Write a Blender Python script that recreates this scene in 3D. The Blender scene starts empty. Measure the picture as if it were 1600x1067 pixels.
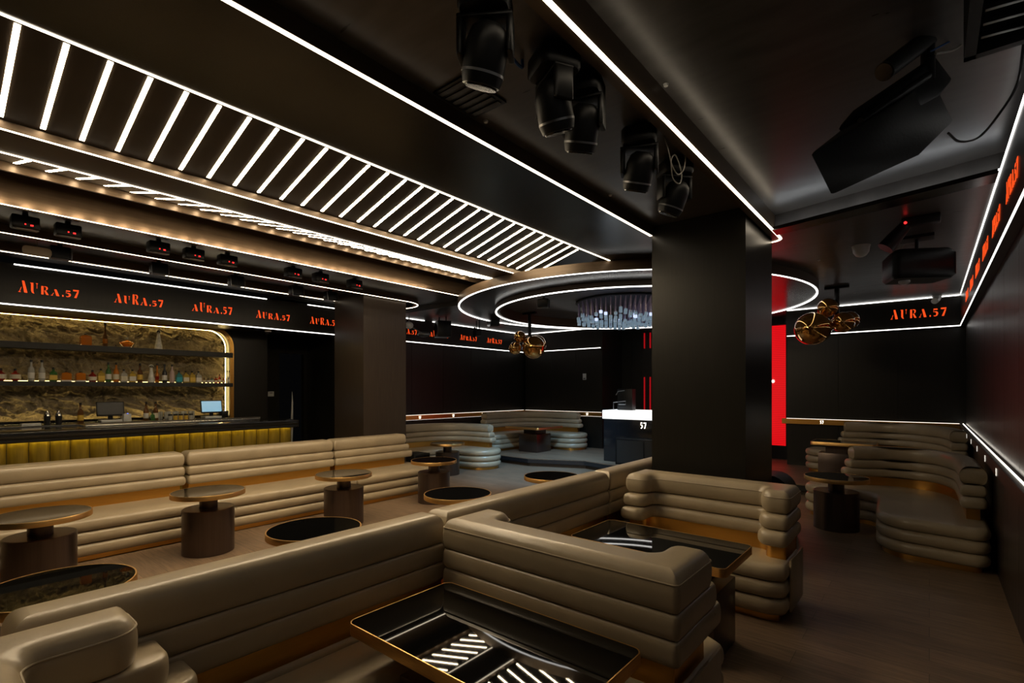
import bpy, bmesh, math, random
from mathutils import Vector, Matrix
from mathutils.geometry import tessellate_polygon
random.seed(57)
S = bpy.context.scene
COL = S.collection
PI = math.pi
# ------------------------------------------------------------------ camera
H = 1.65
cam_d = bpy.data.cameras.new('camera'); cam = bpy.data.objects.new('camera', cam_d); COL.objects.link(cam)
cam.location = (0, 0, H); cam.rotation_euler = (PI/2, 0, math.atan(652/785))
cam_d.sensor_width = 36; cam_d.lens = 785/1600*36; cam_d.shift_y = (610-533.5)/1600
cam_d.clip_start = 0.05; cam_d.clip_end = 100
S.camera = cam
# ------------------------------------------------------------------ world, exposure
w = bpy.data.worlds.new('world'); S.world = w; w.use_nodes = True
w.node_tree.nodes['Background'].inputs[0].default_value = (0.6, 0.6, 0.65, 1)
w.node_tree.nodes['Background'].inputs[1].default_value = 0.002
S.view_settings.view_transform = 'Standard'; S.view_settings.look = 'None'
S.view_settings.exposure = 0.0; S.view_settings.gamma = 1; S.view_settings.use_curve_mapping = False
S.cycles.max_bounces = 8; S.cycles.glossy_bounces = 5; S.cycles.diffuse_bounces = 4
S.cycles.sample_clamp_indirect = 3.0; S.cycles.use_denoising = True
# strengths of the lamps of the place
E_STRIP, E_BAR, E_WARM, E_SIGN = 6.0, 54.0, 1.8, 1.0
STAGE_W = 90
# stage heads washing the floor in front of the platform (their housings are built below)
def spot(name, loc, to, watts, col, size=60, blend=0.6, rad=0.05):
    l = bpy.data.lights.new(name, 'SPOT'); l.energy = watts; l.color = col; l.spot_size = math.radians(size)
    l.spot_blend = blend; l.shadow_soft_size = rad
    o = bpy.data.objects.new(name, l); COL.objects.link(o); o.location = loc
    o.rotation_euler = (Vector(to)-Vector(loc)).to_track_quat('-Z', 'Y').to_euler()
    return o
spot('stage_spot', (-5.1, 7.0, 3.0), (-6.0, 8.2, 0), STAGE_W*6, (0.30, 0.62, 1.0), 84, 1.0, .1)
spot('stage_spot', (-5.4, 9.3, 3.0), (-6.4, 9.7, 0.17), STAGE_W*2.0, (0.30, 0.62, 1.0), 80, 1.0, .1)

# ------------------------------------------------------------------ materials
MATS = {}
def mat(name, color, rough=.5, metal=0, emit=None, es=1.0, noise=0, nscale=8, bump=0, bscale=60, stretch=None,
        coat=0, trans=0, ior=1.45, alpha=1, spec=.5, rvar=0):
    m = bpy.data.materials.new(name); m.use_nodes = True; nt = m.node_tree; N = nt.nodes; L = nt.links
    b = N['Principled BSDF']; MATS[name] = m
    b.inputs['Base Color'].default_value = (*color, 1); b.inputs['Roughness'].default_value = rough
    b.inputs['Metallic'].default_value = metal; b.inputs['Coat Weight'].default_value = coat
    b.inputs['Coat Roughness'].default_value = .08
    b.inputs['Transmission Weight'].default_value = trans; b.inputs['IOR'].default_value = ior
    b.inputs['Specular IOR Level'].default_value = spec; b.inputs['Alpha'].default_value = alpha
    if emit: b.inputs['Emission Color'].default_value = (*emit, 1); b.inputs['Emission Strength'].default_value = es
    tc = N.new('ShaderNodeTexCoord'); mp = N.new('ShaderNodeMapping'); L.new(tc.outputs['Object'], mp.inputs[0])
    if stretch: mp.inputs['Scale'].default_value = stretch
    if noise or rvar:
        n = N.new('ShaderNodeTexNoise'); n.inputs['Scale'].default_value = nscale; n.inputs['Detail'].default_value = 6
        L.new(mp.outputs[0], n.inputs['Vector'])
        if noise:
            r = N.new('ShaderNodeMapRange'); r.inputs['From Min'].default_value = .3; r.inputs['From Max'].default_value = .7
            r.inputs['To Min'].default_value = 1-noise; r.inputs['To Max'].default_value = 1+noise
            L.new(n.outputs[0], r.inputs[0])
            mx = N.new('ShaderNodeVectorMath'); mx.operation = 'SCALE'; mx.inputs[0].default_value = color
            L.new(r.outputs[0], mx.inputs['Scale']); L.new(mx.outputs[0], b.inputs['Base Color'])
        if rvar:
            r2 = N.new('ShaderNodeMapRange'); r2.inputs['To Min'].default_value = max(0, rough-rvar); r2.inputs['To Max'].default_value = rough+rvar
            L.new(n.outputs[0], r2.inputs[0]); L.new(r2.outputs[0], b.inputs['Roughness'])
    if bump:
        n2 = N.new('ShaderNodeTexNoise'); n2.inputs['Scale'].default_value = bscale; n2.inputs['Detail'].default_value = 5
        L.new(mp.outputs[0], n2.inputs['Vector'])
        bp = N.new('ShaderNodeBump'); bp.inputs['Strength'].default_value = bump; bp.inputs['Distance'].default_value = .01
        L.new(n2.outputs[0], bp.inputs['Height']); L.new(bp.outputs[0], b.inputs['Normal'])
    return m
mat('leather', (.385, .31, .205), .30, noise=.1, nscale=3, bump=.10, bscale=25, rvar=.06, spec=.65)
mat('brass', (.70, .38, .09), .3, 1, noise=.04, nscale=6, stretch=(1, 1, 20), rvar=.05)
mat('brass_rim', (.82, .50, .18), .36, 1, noise=.08, nscale=20, stretch=(1, 1, 10))
mat('bronze', (.12, .093, .08), .32, .9, noise=.07, nscale=9, stretch=(9, 9, .2), rvar=.05)
mat('black_glass', (.003, .003, .003), .02, 0, spec=.5)
mat('panel_brown', (.052, .038, .027), .34, .2, noise=.18, nscale=9, stretch=(14, 14, .25), rvar=.06)
mat('panel_dark', (.014, .0125, .010), .34, .1, noise=.15, nscale=9, stretch=(12, 12, .25), rvar=.05, spec=.4)
mat('panel_right', (.028, .021, .018), .36, .2, noise=.3, nscale=6, stretch=(14, 14, .25), rvar=.08)
mat('soffit', (.007, .0055, .004), .22, 0, noise=.2, nscale=3, rvar=.05, spec=.4)
mat('soffit_face', (.075, .05, .03), .36, .3, noise=.2, nscale=5, stretch=(.5, .5, 10), rvar=.08)
mat('soffit_louvre', (.03, .022, .015), .4, noise=.2, nscale=5)
mat('face_satin', (.19, .13, .085), .22, .7, noise=.15, nscale=5, stretch=(.5, .5, 10), rvar=.06)
mat('ceiling_grey', (.055, .05, .046), .32, .0, noise=.25, nscale=3, stretch=(1, 5, 1), rvar=.1)
mat('ceiling_deep', (.022, .022, .02), .3, .1, noise=.25, nscale=3)
mat('led', (1, 1, 1), .5, emit=(1.0, .84, .62), es=E_STRIP)
mat('led_white', (1, 1, 1), .5, emit=(1.0, .97, .92), es=E_STRIP*.6)
mat('led_cove', (1, 1, 1), .5, emit=(.95, .98, 1.0), es=E_STRIP*1.6)
mat('led_bar', (1, 1, 1), .5, emit=(1.0, .79, .51), es=E_BAR)
mat('led_amber', (1, 1, 1), .5, emit=(1.0, .72, .25), es=E_WARM*9)
mat('led_shelf', (1, 1, 1), .5, emit=(1.0, .70, .24), es=E_WARM*3.5)
mat('led_counter', (1, 1, 1), .5, emit=(1.0, .76, .14), es=E_WARM*12)
mat('sign_red', (.5, .05, .01), .5, emit=(1.0, .085, .012), es=E_SIGN)
mat('sign_white', (1, 1, 1), .5, emit=(1.0, .93, .8), es=3)
mat('sign_dim', (1, 1, 1), .5, emit=(1.0, .93, .8), es=.8)
mat('acrylic_lit', (1, 1, 1), .4, emit=(1.0, 1.0, .95), es=1.25, noise=.0)
mat('plastic_black', (.006, .006, .006), .42, noise=.1, spec=.3)
mat('paint_black', (.012, .012, .011), .5, noise=.1, bump=.1)
mat('lens_glass', (.006, .006, .007), .12)
mat('metal_grey', (.3, .3, .3), .35, 1)
mat('steel', (.55, .52, .46), .22, 1, rvar=.05)
mat('white_plastic', (.6, .6, .58), .4)
mat('cable_grey', (.25, .23, .2), .5); mat('cable_blue', (.02, .08, .25), .5); mat('cable_black', (.01, .01, .01), .5)
mat('wood_tag', (.42, .33, .22), .5)
mat('gold_cloth', (.22, .15, .022), .40, .5, noise=.15, nscale=4, stretch=(1, 12, 1))
mat('counter_stone', (.012, .011, .01), .12, coat=.4)
mat('red_dot', (1, 0, 0), .5, emit=(1, .02, .02), es=3); mat('blue_dot', (0, 0, 1), .5, emit=(.1, .2, 1), es=4)
mat('amber_glass', (.80, .40, .07), .03, .62, trans=.8, ior=1.4, coat=1)
mat('crystal', (.35, .45, .55), .15, 0, coat=1, emit=(.45, .65, .8), es=.22)  # pale blue glow put into the cube material to brighten the cubes
mat('crystal_lit', (.7, .8, 1), .2, emit=(.6, .7, 1), es=1.1)  # stronger glow put into a few of the cubes
mat('rod', (.55, .48, .58), .28, .9, emit=(.45, .38, .55), es=.02)  # faint purplish glow painted in as glints so the rods show
mat('stage_black', (.012, .013, .015), .15, coat=.3)
mat('red_line', (.3, 0, 0), .4, emit=(1, .01, .02), es=.3)
mat('screen_off', (.005, .006, .008), .3, spec=.3); mat('screen_on', (.1, .2, .3), .2, emit=(.3, .6, .8), es=.6)

def wood_floor(name, tint):
    m = bpy.data.materials.new(name); m.use_nodes = True; N = m.node_tree.nodes; L = m.node_tree.links; b = N['Principled BSDF']; MATS[name] = m
    tc = N.new('ShaderNodeTexCoord'); mp = N.new('ShaderNodeMapping'); mp.inputs['Rotation'].default_value = (0, 0, 0); L.new(tc.outputs['Object'], mp.inputs[0])
    br = N.new('ShaderNodeTexBrick'); br.inputs['Scale'].default_value = 1; br.inputs['Brick Width'].default_value = 1.3; br.inputs['Row Height'].default_value = .19
    br.inputs['Mortar Size'].default_value = .0018; br.inputs['Color1'].default_value = (*[c*.85 for c in tint], 1); br.inputs['Color2'].default_value = (*[c*1.15 for c in tint], 1)
    br.inputs['Mortar'].default_value = (*[c*.35 for c in tint], 1); L.new(mp.outputs[0], br.inputs['Vector'])
    mp2 = N.new('ShaderNodeMapping'); mp2.inputs['Scale'].default_value = (1.2, 14, 1); L.new(tc.outputs['Object'], mp2.inputs[0])
    n = N.new('ShaderNodeTexNoise'); n.inputs['Scale'].default_value = 3; n.inputs['Detail'].default_value = 8; n.inputs['Roughness'].default_value = .65; L.new(mp2.outputs[0], n.inputs['Vector'])
    r = N.new('ShaderNodeMapRange'); r.inputs['From Min'].default_value = .3; r.inputs['From Max'].default_value = .7; r.inputs['To Min'].default_value = .6; r.inputs['To Max'].default_value = 1.35; L.new(n.outputs[0], r.inputs[0])
    v = N.new('ShaderNodeVectorMath'); v.operation = 'SCALE'; L.new(br.outputs[0], v.inputs[0]); L.new(r.outputs[0], v.inputs['Scale']); L.new(v.outputs[0], b.inputs['Base Color'])
    b.inputs['Roughness'].default_value = .42
    bp = N.new('ShaderNodeBump'); bp.inputs['Strength'].default_value = .15; bp.inputs['Distance'].default_value = .004; L.new(n.outputs[0], bp.inputs['Height']); L.new(bp.outputs[0], b.inputs['Normal'])
wood_floor('floor_wood', (.19, .125, .078))

def screen_mat():
    m = bpy.data.materials.new('screen_red'); m.use_nodes = True; N = m.node_tree.nodes; L = m.node_tree.links; b = N['Principled BSDF']; MATS['screen_red'] = m
    tc = N.new('ShaderNodeTexCoord'); wv = N.new('ShaderNodeTexWave'); wv.bands_direction = 'Z'; wv.inputs['Scale'].default_value = 8; L.new(tc.outputs['Object'], wv.inputs['Vector'])
    r = N.new('ShaderNodeMapRange'); r.inputs['To Min'].default_value = .5; r.inputs['To Max'].default_value = .85; L.new(wv.outputs[0], r.inputs[0])
    b.inputs['Base Color'].default_value = (.05, 0, 0, 1); b.inputs['Emission Color'].default_value = (1, .002, .008, 1); L.new(r.outputs[0], b.inputs['Emission Strength'])
screen_mat()

def rock_mat():
    m = mat('rock', (.24, .195, .125), .9, noise=.35, nscale=3, bump=1.0, bscale=34)
rock_mat()
for n_ in MATS['rock'].node_tree.nodes:
    if n_.type == 'BUMP': n_.inputs['Distance'].default_value = .04

# ------------------------------------------------------------------ mesh helpers
class MB:
    def __init__(s): s.v = []; s.f = []
    def add(s, vs, fs):
        o = len(s.v); s.v += [tuple(p) for p in vs]; s.f += [tuple(i+o for i in f) for f in fs]; return s
    def box(s, x0, x1, y0, y1, z0, z1):
        x0, x1 = sorted((x0, x1)); y0, y1 = sorted((y0, y1)); z0, z1 = sorted((z0, z1))
        return s.add([(x0,y0,z0),(x1,y0,z0),(x1,y1,z0),(x0,y1,z0),(x0,y0,z1),(x1,y0,z1),(x1,y1,z1),(x0,y1,z1)],
                     [(0,3,2,1),(4,5,6,7),(0,1,5,4),(1,2,6,5),(2,3,7,6),(3,0,4,7)])
    def slab(s, layers):
        """layers: list of (2D outline, z), same point count, counter-clockwise"""
        n = len(layers[0][0]); vs = [(p[0], p[1], z) for P, z in layers for p in P]; fs = []
        for k in range(len(layers)-1):
            for i in range(n):
                j = (i+1) % n; fs.append((k*n+i, k*n+j, (k+1)*n+j, (k+1)*n+i))
        ref = layers[len(layers)//2][0]
        for a, b, c in tessellate_polygon([[Vector((p[0], p[1], 0)) for p in ref]]):
            cr = (ref[b][0]-ref[a][0])*(ref[c][1]-ref[a][1])-(ref[b][1]-ref[a][1])*(ref[c][0]-ref[a][0])
            if cr < 0: b, c = c, b
            fs.append((a, c, b)); o = (len(layers)-1)*n; fs.append((a+o, b+o, c+o))
        return s.add(vs, fs)
    def prism(s, P, z0, z1): return s.slab([(P, z0), (P, z1)])
    def lathe(s, prof, c=(0, 0, 0), n=32, cap=True):
        """prof: (r, z) from bottom to top"""
        vs = []; fs = []
        for r, z in prof:
            for i in range(n):
                a = 2*PI*i/n; vs.append((c[0]+r*math.cos(a), c[1]+r*math.sin(a), c[2]+z))
        for k in range(len(prof)-1):
            for i in range(n):
                j = (i+1) % n; fs.append((k*n+i, k*n+j, (k+1)*n+j, (k+1)*n+i))
        if cap: fs.append(tuple(range(n-1, -1, -1))); fs.append(tuple((len(prof)-1)*n+i for i in range(n)))
        return s.add(vs, fs)
    def tube(s, pts, r, n=8, rs=None):
        pts = [Vector(p) for p in pts]; vs = []; fs = []
        up = None
        for k, p in enumerate(pts):
            t = (pts[min(k+1, len(pts)-1)]-pts[max(k-1, 0)]).normalized()
            if up is None: up = Vector((0, 0, 1)) if abs(t.z) < .9 else Vector((1, 0, 0))
            a = t.cross(up).normalized(); up = a.cross(t).normalized(); b = up
            rr = rs[k] if rs else r
            for i in range(n):
                q = 2*PI*i/n; vs.append(p+a*math.cos(q)*rr+b*math.sin(q)*rr)
        for k in range(len(pts)-1):
            for i in range(n):
                j = (i+1) % n; fs.append((k*n+i, (k+1)*n+i, (k+1)*n+j, k*n+j))
        fs.append(tuple(range(n))); fs.append(tuple((len(pts)-1)*n+i for i in range(n-1, -1, -1)))
        return s.add(vs, fs)
    def sphere(s, c, r, n=24, m=14, sc=(1, 1, 1)):
        prof = [(max(1e-4, r*math.cos(-PI/2+PI*k/m)), r*math.sin(-PI/2+PI*k/m)) for k in range(m+1)]
        o = len(s.v); s.lathe(prof, (0, 0, 0), n)
        s.v[o:] = [(c[0]+p[0]*sc[0], c[1]+p[1]*sc[1], c[2]+p[2]*sc[2]) for p in s.v[o:]]; return s
    def xf(s, M):
        s.v = [tuple(M @ Vector(p)) for p in s.v]; return s
    def build(s, name, m, parent=None, org=(0, 0, 0), smooth=False, bevel=0, seg=2, angle=40):
        me = bpy.data.meshes.new(name); me.from_pydata([(p[0]-org[0], p[1]-org[1], p[2]-org[2]) for p in s.v], [], s.f)
        bm = bmesh.new(); bm.from_mesh(me)
        if bevel:
            es = [e for e in bm.edges if len(e.link_faces) == 2 and e.calc_face_angle(0) > math.radians(30)]
            bmesh.ops.bevel(bm, geom=es, offset=bevel, segments=seg, affect='EDGES', profile=.5)
        big = [f for f in bm.faces if len(f.verts) > 4 and f.calc_area() > 0]
        caps = set(e for f in big if len(f.verts) > 8 for e in f.edges)
        bmesh.ops.recalc_face_normals(bm, faces=bm.faces)
        if smooth or bevel:
            for e in bm.edges:
                if e in caps or (len(e.link_faces) == 2 and e.calc_face_angle(0) > math.radians(angle)): e.smooth = False
        if big: bmesh.ops.triangulate(bm, faces=big)
        bm.to_mesh(me); bm.free()
        me.materials.append(MATS[m])
        if smooth or bevel:
            for p in me.polygons: p.use_smooth = True
        o = bpy.data.objects.new(name, me); COL.objects.link(o)
        if parent: o.parent = parent
        else: o.location = org
        return o
def tag(o, label, cat, group=None, kind=None):
    if kind: o['kind'] = kind
    if label: o['label'] = label
    if cat: o['category'] = cat
    if group: o['group'] = group
    return o
def thing(name, loc, label, cat, group=None, rz=0):
    o = bpy.data.objects.new(name, None); COL.objects.link(o); o.location = loc; o.rotation_euler = (0, 0, rz)
    o.empty_display_size = .1
    return tag(o, label, cat, group)
def struct(name, mb, m, parent=None, **k):
    o = mb.build(name, m, parent, **k)
    if not parent: o['kind'] = 'structure'
    return o
KIDS = {}
def dup(root, loc, rz=None, label=None, group=None):
    r = root.copy(); COL.objects.link(r); r.location = loc
    if rz is not None: r.rotation_euler = (0, 0, rz)
    if label: r['label'] = label
    if group: r['group'] = group
    if root.name not in KIDS: KIDS[root.name] = [(c, list(c.children)) for c in root.children]
    for ch, gs in KIDS[root.name]:
        c = ch.copy(); COL.objects.link(c); c.parent = r
        for g in gs:
            d = g.copy(); COL.objects.link(d); d.parent = c
    return r
class RP(list):
    src = None
def rpoly(P, rad, n=6):
    """round the corners of a CCW polygon; rad number or list"""
    out = RP(); out.src = (P, rad, n); N = len(P)
    for i in range(N):
        p0, p, p1 = Vector(P[i-1]), Vector(P[i]), Vector(P[(i+1) % N])
        r = rad[i] if isinstance(rad, (list, tuple)) else rad
        a = (p0-p); b = (p1-p); la, lb = a.length, b.length; a.normalize(); b.normalize()
        ang = a.angle(b)
        if r <= 0 or ang > PI-.02: out.append(tuple(p)); continue
        t = min(r/math.tan(ang/2), .499*la, .499*lb); rr = t*math.tan(ang/2)
        c = p+(a+b).normalized()*(rr/math.sin(ang/2))
        s0 = p+a*t-c; s1 = p+b*t-c; th = s0.angle(s1); cr = s0.x*s1.y-s0.y*s1.x; sg = 1 if cr > 0 else -1
        for k in range(n+1):
            q = sg*th*k/n; out.append((c.x+s0.x*math.cos(q)-s0.y*math.sin(q), c.y+s0.x*math.sin(q)+s0.y*math.cos(q)))
    return out
def inset(P, d):
    n = len(P); out = []
    for i in range(n):
        a = Vector(P[i-1]); p = Vector(P[i]); b = Vector(P[(i+1) % n])
        e0 = (p-a); e1 = (b-p)
        if e0.length < 1e-6: e0 = e1
        if e1.length < 1e-6: e1 = e0
        n0 = Vector((-e0.y, e0.x)).normalized(); n1 = Vector((-e1.y, e1.x)).normalized()
        m = n0+n1
        m = n0 if m.length < 1e-6 else m.normalized()
        k = 1/max(.5, m.dot(n0)); out.append((p.x+m.x*d*k, p.y+m.y*d*k))
    return out
def roll(P, z0, z1, r=.05, pw=2.0, n=9, rt=None):
    """one padded band: footprint P, height z0..z1, side bulges by r"""
    L = []
    for k in range(n+1):
        t = (1-math.cos(PI*k/n))/2; q = abs(2*t-1)
        rr, pp = (rt, 2.0) if rt and t > .5 else (r, pw)
        d = rr*(1-(max(0, 1-q**pp))**(1/pp)); L.append((layer_at(P, d), z0+(z1-z0)*t))
    return MB().slab(L)
def layer_at(P, d):
    if not isinstance(P, RP): return inset(P, d)
    S0, rad, n = P.src; N = len(S0); I = inset(S0, d); rr = []
    for i in range(N):
        r = rad[i] if isinstance(rad, (list, tuple)) else rad
        a, p, b = S0[i-1], S0[i], S0[(i+1) % N]; cr = (p[0]-a[0])*(b[1]-p[1])-(p[1]-a[1])*(b[0]-p[0])
        rr.append(0 if r <= 0 else (max(.0006, r-d) if cr > 0 else r+d))
    Q = rpoly(I, rr, n)
    return Q if len(Q) == len(P) else inset(P, d)
def rect(x0, x1, y0, y1): return [(x0, y0), (x1, y0), (x1, y1), (x0, y1)]
def offset_path(path, l, r):
    """ribbon around an open path: l to the left, r to the right; CCW polygon"""
    n = len(path); A = []; B = []
    for i in range(n):
        a = Vector(path[max(i-1, 0)]); b = Vector(path[min(i+1, n-1)]); t = (b-a).normalized(); nn = Vector((-t.y, t.x))
        p = Vector(path[i]); A.append(tuple(p+nn*l)); B.append(tuple(p-nn*r))
    return B + A[::-1]
def smooth_path(P, n=8):
    out = []
    Q = [Vector(P[0])*2-Vector(P[1])]+[Vector(p) for p in P]+[Vector(P[-1])*2-Vector(P[-2])]
    for i in range(1, len(Q)-2):
        for k in range(n):
            t = k/n; a, b, c, d = Q[i-1], Q[i], Q[i+1], Q[i+2]
            out.append(tuple(.5*((2*b)+(c-a)*t+(2*a-5*b+4*c-d)*t*t+(3*b-a-3*c+d)*t**3)))
    out.append(tuple(Q[-2])); return out
def extend(path, s, e):
    p = [Vector(q) for q in path]; a = p[0]+(p[0]-p[1]).normalized()*s; b = p[-1]+(p[-1]-p[-2]).normalized()*e
    return [tuple(a)]+[tuple(q) for q in p]+[tuple(b)]
ORD = ['first','second','third','fourth','fifth','sixth','seventh','eighth','ninth','tenth','eleventh','twelfth','thirteenth','fourteenth','fifteenth','sixteenth','seventeenth','eighteenth','nineteenth','twentieth',
       'twenty-first','twenty-second','twenty-third','twenty-fourth','twenty-fifth','twenty-sixth','twenty-seventh','twenty-eighth','twenty-ninth','thirtieth','thirty-first','thirty-second','thirty-third','thirty-fourth','thirty-fifth','thirty-sixth']

# ------------------------------------------------------------------ room shell
YB = -1.6; YF = 11.3; XL = -8.88; XR = .47; ZC = 3.25
struct('floor', MB().box(-12.2, XR+.1, YB, 12.6, -.1, 0), 'floor_wood')
# raised platform at the far end
plat = [(XR, 9.0), (XR, YF), (-2.2, YF), (-2.2, 12.3), (-6.4, 12.3), (-6.4, YF), (XL-.07, YF), (XL-.07, 8.78), (-6.73, 8.65), (-5.6, 9.12), (-4.95, 8.98)]
struct('floor_platform', MB().prism(plat, .155, .17), 'floor_wood')
def inset_front(d): return [(x, y+(d if y < 9.5 else 0)) for x, y in plat]
struct('trim_1', MB().prism([(x, y-(.01 if y < 9.5 else 0)) for x, y in plat], .075, .154), 'stage_black')
struct('trim_2', MB().prism(inset_front(.06), .0, .074), 'panel_brown')
# right wall, with seams between the panels
rw = MB()
y = YB
while y < YF:
    rw.box(XR, XR+.1, y+.003, min(y+.92, YF)-.003, 0, 3.42); y += .92
rw.box(XR+.012, XR+.11, YB, YF, 0, 3.43)
struct('wall_right', rw, 'panel_right')
# far walls
fr = MB(); x = XR
while x > -2.2:
    fr.box(max(x-.9, -2.2)+.003, x-.003, YF, YF+.1, 0, 3.27); x -= .9
fr.box(-2.2, XR, YF+.01, YF+.1, 0, 3.4)
fr.box(-2.2, -2.1, YF+.1, 12.35, 0, 3.4)
struct('wall_far', fr, 'panel_dark')
fl = MB()
for x0, x1 in ((-8.88, -7.98), (-7.98, -7.2), (-7.2, -6.4)): fl.box(x0+.003, x1-.003, YF, YF+.1, 0, 3.27)
fl.box(-8.88, -6.4, YF+.01, YF+.1, 0, 3.4); fl.box(-6.5, -6.4, YF+.1, 12.35, 0, 3.4)
struct('wall_far_left', fl, 'panel_dark')
fs = MB()
for i in range(14): fs.box(-6.4+i*.3+.002, -6.4+(i+1)*.3-.002, 12.35, 12.45, 0, 3.4)
struct('wall_stage', fs, 'panel_dark')
# left wall beyond the bar
lw = MB()
for y0, y1 in ((5.35, 6.3), (6.3, 7.25), (7.25, 8.2), (8.2, 9.15), (9.15, 10.1), (10.1, 11.3)): lw.box(XL-.17, XL-.07, y0+.003, y1-.003, 0, 3.3)
lw.box(XL-.2, XL-.09, 5.35, 11.4, 0, 3.3)
struct('wall_left', lw, 'panel_dark')
# bar side: wall with an opening for the back bar, lobby recess and dark doorway
XN = -9.62                                    # plane of the back bar wall
nb = MB()
def arch(x0, x1, z1, r, z0, n=8):             # outline in the Y-Z plane
    P = [(x0, z0), (x1, z0)]
    for k in range(n+1):
        a = PI/2*k/n; P.append((x1-r+r*math.cos(a), z1-r+r*math.sin(a)))
    P.append((x0, z1)); return P
AY0, AY1, AZ1, AR = -1.5, 3.72, 2.74, .32
# wall around the niche as an extruded outline: top piece and right piece with the rounded corner
def xprism(P, x0, x1):
    n = len(P); return MB().add([(x0, a, b) for a, b in P]+[(x1, a, b) for a, b in P],
        [tuple(range(n)), tuple(range(2*n-1, n-1, -1))]+[(i, i+n, (i+1) % n+n, (i+1) % n) for i in range(n)])
c = [(AY1-AR+AR*math.cos(PI/2*k/10), AZ1-AR+AR*math.sin(PI/2*k/10)) for k in range(11)]
P = [(AY1, 0)]+c+[(AY0, AZ1), (AY0, 3.3), (4.35, 3.3), (4.35, 0)]
struct('wall_bar', xprism(P, XN, XN-.55), 'panel_dark')
# gilded frame lining the niche
ring_o = [(AY1+.03, .9)]+[(AY1-AR+(AR+.03)*math.cos(PI/2*k/10), AZ1-AR+(AR+.03)*math.sin(PI/2*k/10)) for k in range(11)]+[(AY0, AZ1+.03)]
ring_i = [(AY1, .9)]+c+[(AY0, AZ1)]
ring_f = [(AY1-.03, .9)]+[(AY1-AR+(AR-.03)*math.cos(PI/2*k/10), AZ1-AR+(AR-.045)*math.sin(PI/2*k/10)) for k in range(11)]+[(AY0, AZ1-.045)]
struct('trim_3', xprism(ring_o+ring_i[::-1], XN+.012, XN+.001), 'brass')
struct('trim_18', xprism(ring_i+ring_f[::-1], XN+.002, XN-.012), 'brass')
struct('wall_lobby', MB().box(-10.4, -10.3, 4.35, 4.9, 0, 3.3).box(-10.4, -10.3, 5.42, 5.5, 0, 3.3).box(-10.4, -10.3, 4.9, 5.42, 2.42, 3.3).box(-10.4, XL-.07, 5.5, 5.6, 0, 3.3), 'panel_dark')
struct('wall_corridor', MB().box(-11.9, -11.8, 4.35, 5.6, 0, 3.3).box(-11.9, -10.4, 4.3, 4.35, 0, 3.3), 'panel_dark')
struct('ceiling_corridor', MB().box(-12, XL-.08, 4.3, 5.6, 3.3, 3.35).box(-12, XN-.01, YB, 4.3, 3.3, 3.35), 'ceiling_deep')
# fascias carrying the lit lettering
struct('trim_4', MB().box(XL-.75, XL, YB, 5.45, 2.72, 3.25).box(XL-.09, XL, 5.45, YF, 2.72, 3.25), 'panel_dark')
struct('trim_5', MB().box(XL, -6.35, YF-.08, YF-.001, 2.72, 3.25), 'panel_dark')
struct('trim_6', MB().box(.40, XR-.001, YB, YF-.001, 2.72, 3.25), 'panel_dark')
struct('trim_7', MB().box(-2.2, .40, YF-.08, YF-.001, 2.72, 3.25), 'panel_dark')
# ceilings
YE = 6.6
struct('ceiling', MB().box(-9.0, -1.2, YE, 12.5, 3.25, 3.4).box(-2.2, -1.2, 5.97, YE, 3.25, 3.4).prism([(-1.2, 5.62), (.40, 5.23), (.57, 5.23), (.57, 12.5), (-1.2, 12.5)], 3.25, 3.4), 'ceiling_grey')
struct('ceiling_high', MB().box(-1.2, XR+.1, YB, 5.75, 3.42, 3.5), 'ceiling_grey')
struct('ceiling_slot', MB().box(-2.2, -1.28, YB, 5.96, 3.35, 3.5), 'ceiling_grey')
# step in the ceiling on the right: plain face over a black edge, slightly out of square as in the place
struct('trim_8', MB().prism([(-1.2, 5.60), (.40, 5.20), (.47, 5.20), (.47, 5.26), (-1.2, 5.66)], 3.27, 3.42), 'ceiling_grey')
struct('trim_9', MB().prism([(-1.2, 5.48), (.386, 5.083), (.386, 5.30), (-1.2, 5.68)], 3.235, 3.27), 'soffit')
tag(MB().prism([(-1.19, 5.52), (.40, 5.125), (.40, 5.14), (-1.19, 5.535)], 3.271, 3.279).build('light_strip', 'led_cove', org=(-.4, 5.3, 3.27)), 'hidden light line behind the black ceiling step on the right', 'light strip')
def body(name, x0, x1, y1=YE, z0=ZC, z1=3.7, m='soffit'):
    return struct(name, MB().box(x0, x1, YB, y1, z0, z1), m)
struct('trim_10', MB().box(-3.05, -2.21, YB, YE, 3.25, 3.7), 'soffit')                 # glossy soffit between the first pair of light lines
struct('trim_11', MB().box(-2.208, -2.2, YB, YE, 3.25, 3.36), 'soffit_face')
struct('trim_12', MB().box(-4.80, -4.35, YB, YE, 3.25, 3.30), 'soffit_face')
struct('trim_13', MB().box(-6.18, -6.1, YB, YE, 3.25, 3.75), 'face_satin')
# sloping louvre panels behind the light bars
def xz_prism(P, y0, y1):
    n = len(P); return MB().add([(a, y0, b) for a, b in P]+[(a, y1, b) for a, b in P],
        [tuple(range(n)), tuple(range(2*n-1, n-1, -1))]+[(i, i+n, (i+1) % n+n, (i+1) % n) for i in range(n)])
struct('ceiling_louvre', xz_prism([(-4.35, 3.2995), (-3.05, 3.672), (-3.05, 3.74), (-4.35, 3.375)], YB, YE), 'soffit_louvre')
struct('ceiling_louvre_left', xz_prism([(-4.80, 3.252), (-5.62, 3.463), (-6.1, 3.586), (-6.1, 3.70), (-4.80, 3.335)], YB, YE), 'soffit_louvre')
struct('trim_17', MB().box(-5.68, -5.655, YB, YE, 3.40, 3.50), 'soffit_face')
struct('trim_14', MB().box(-6.1, -3.05, YE-.01, YE+.05, 3.25, 3.75), 'soffit_face')
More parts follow.
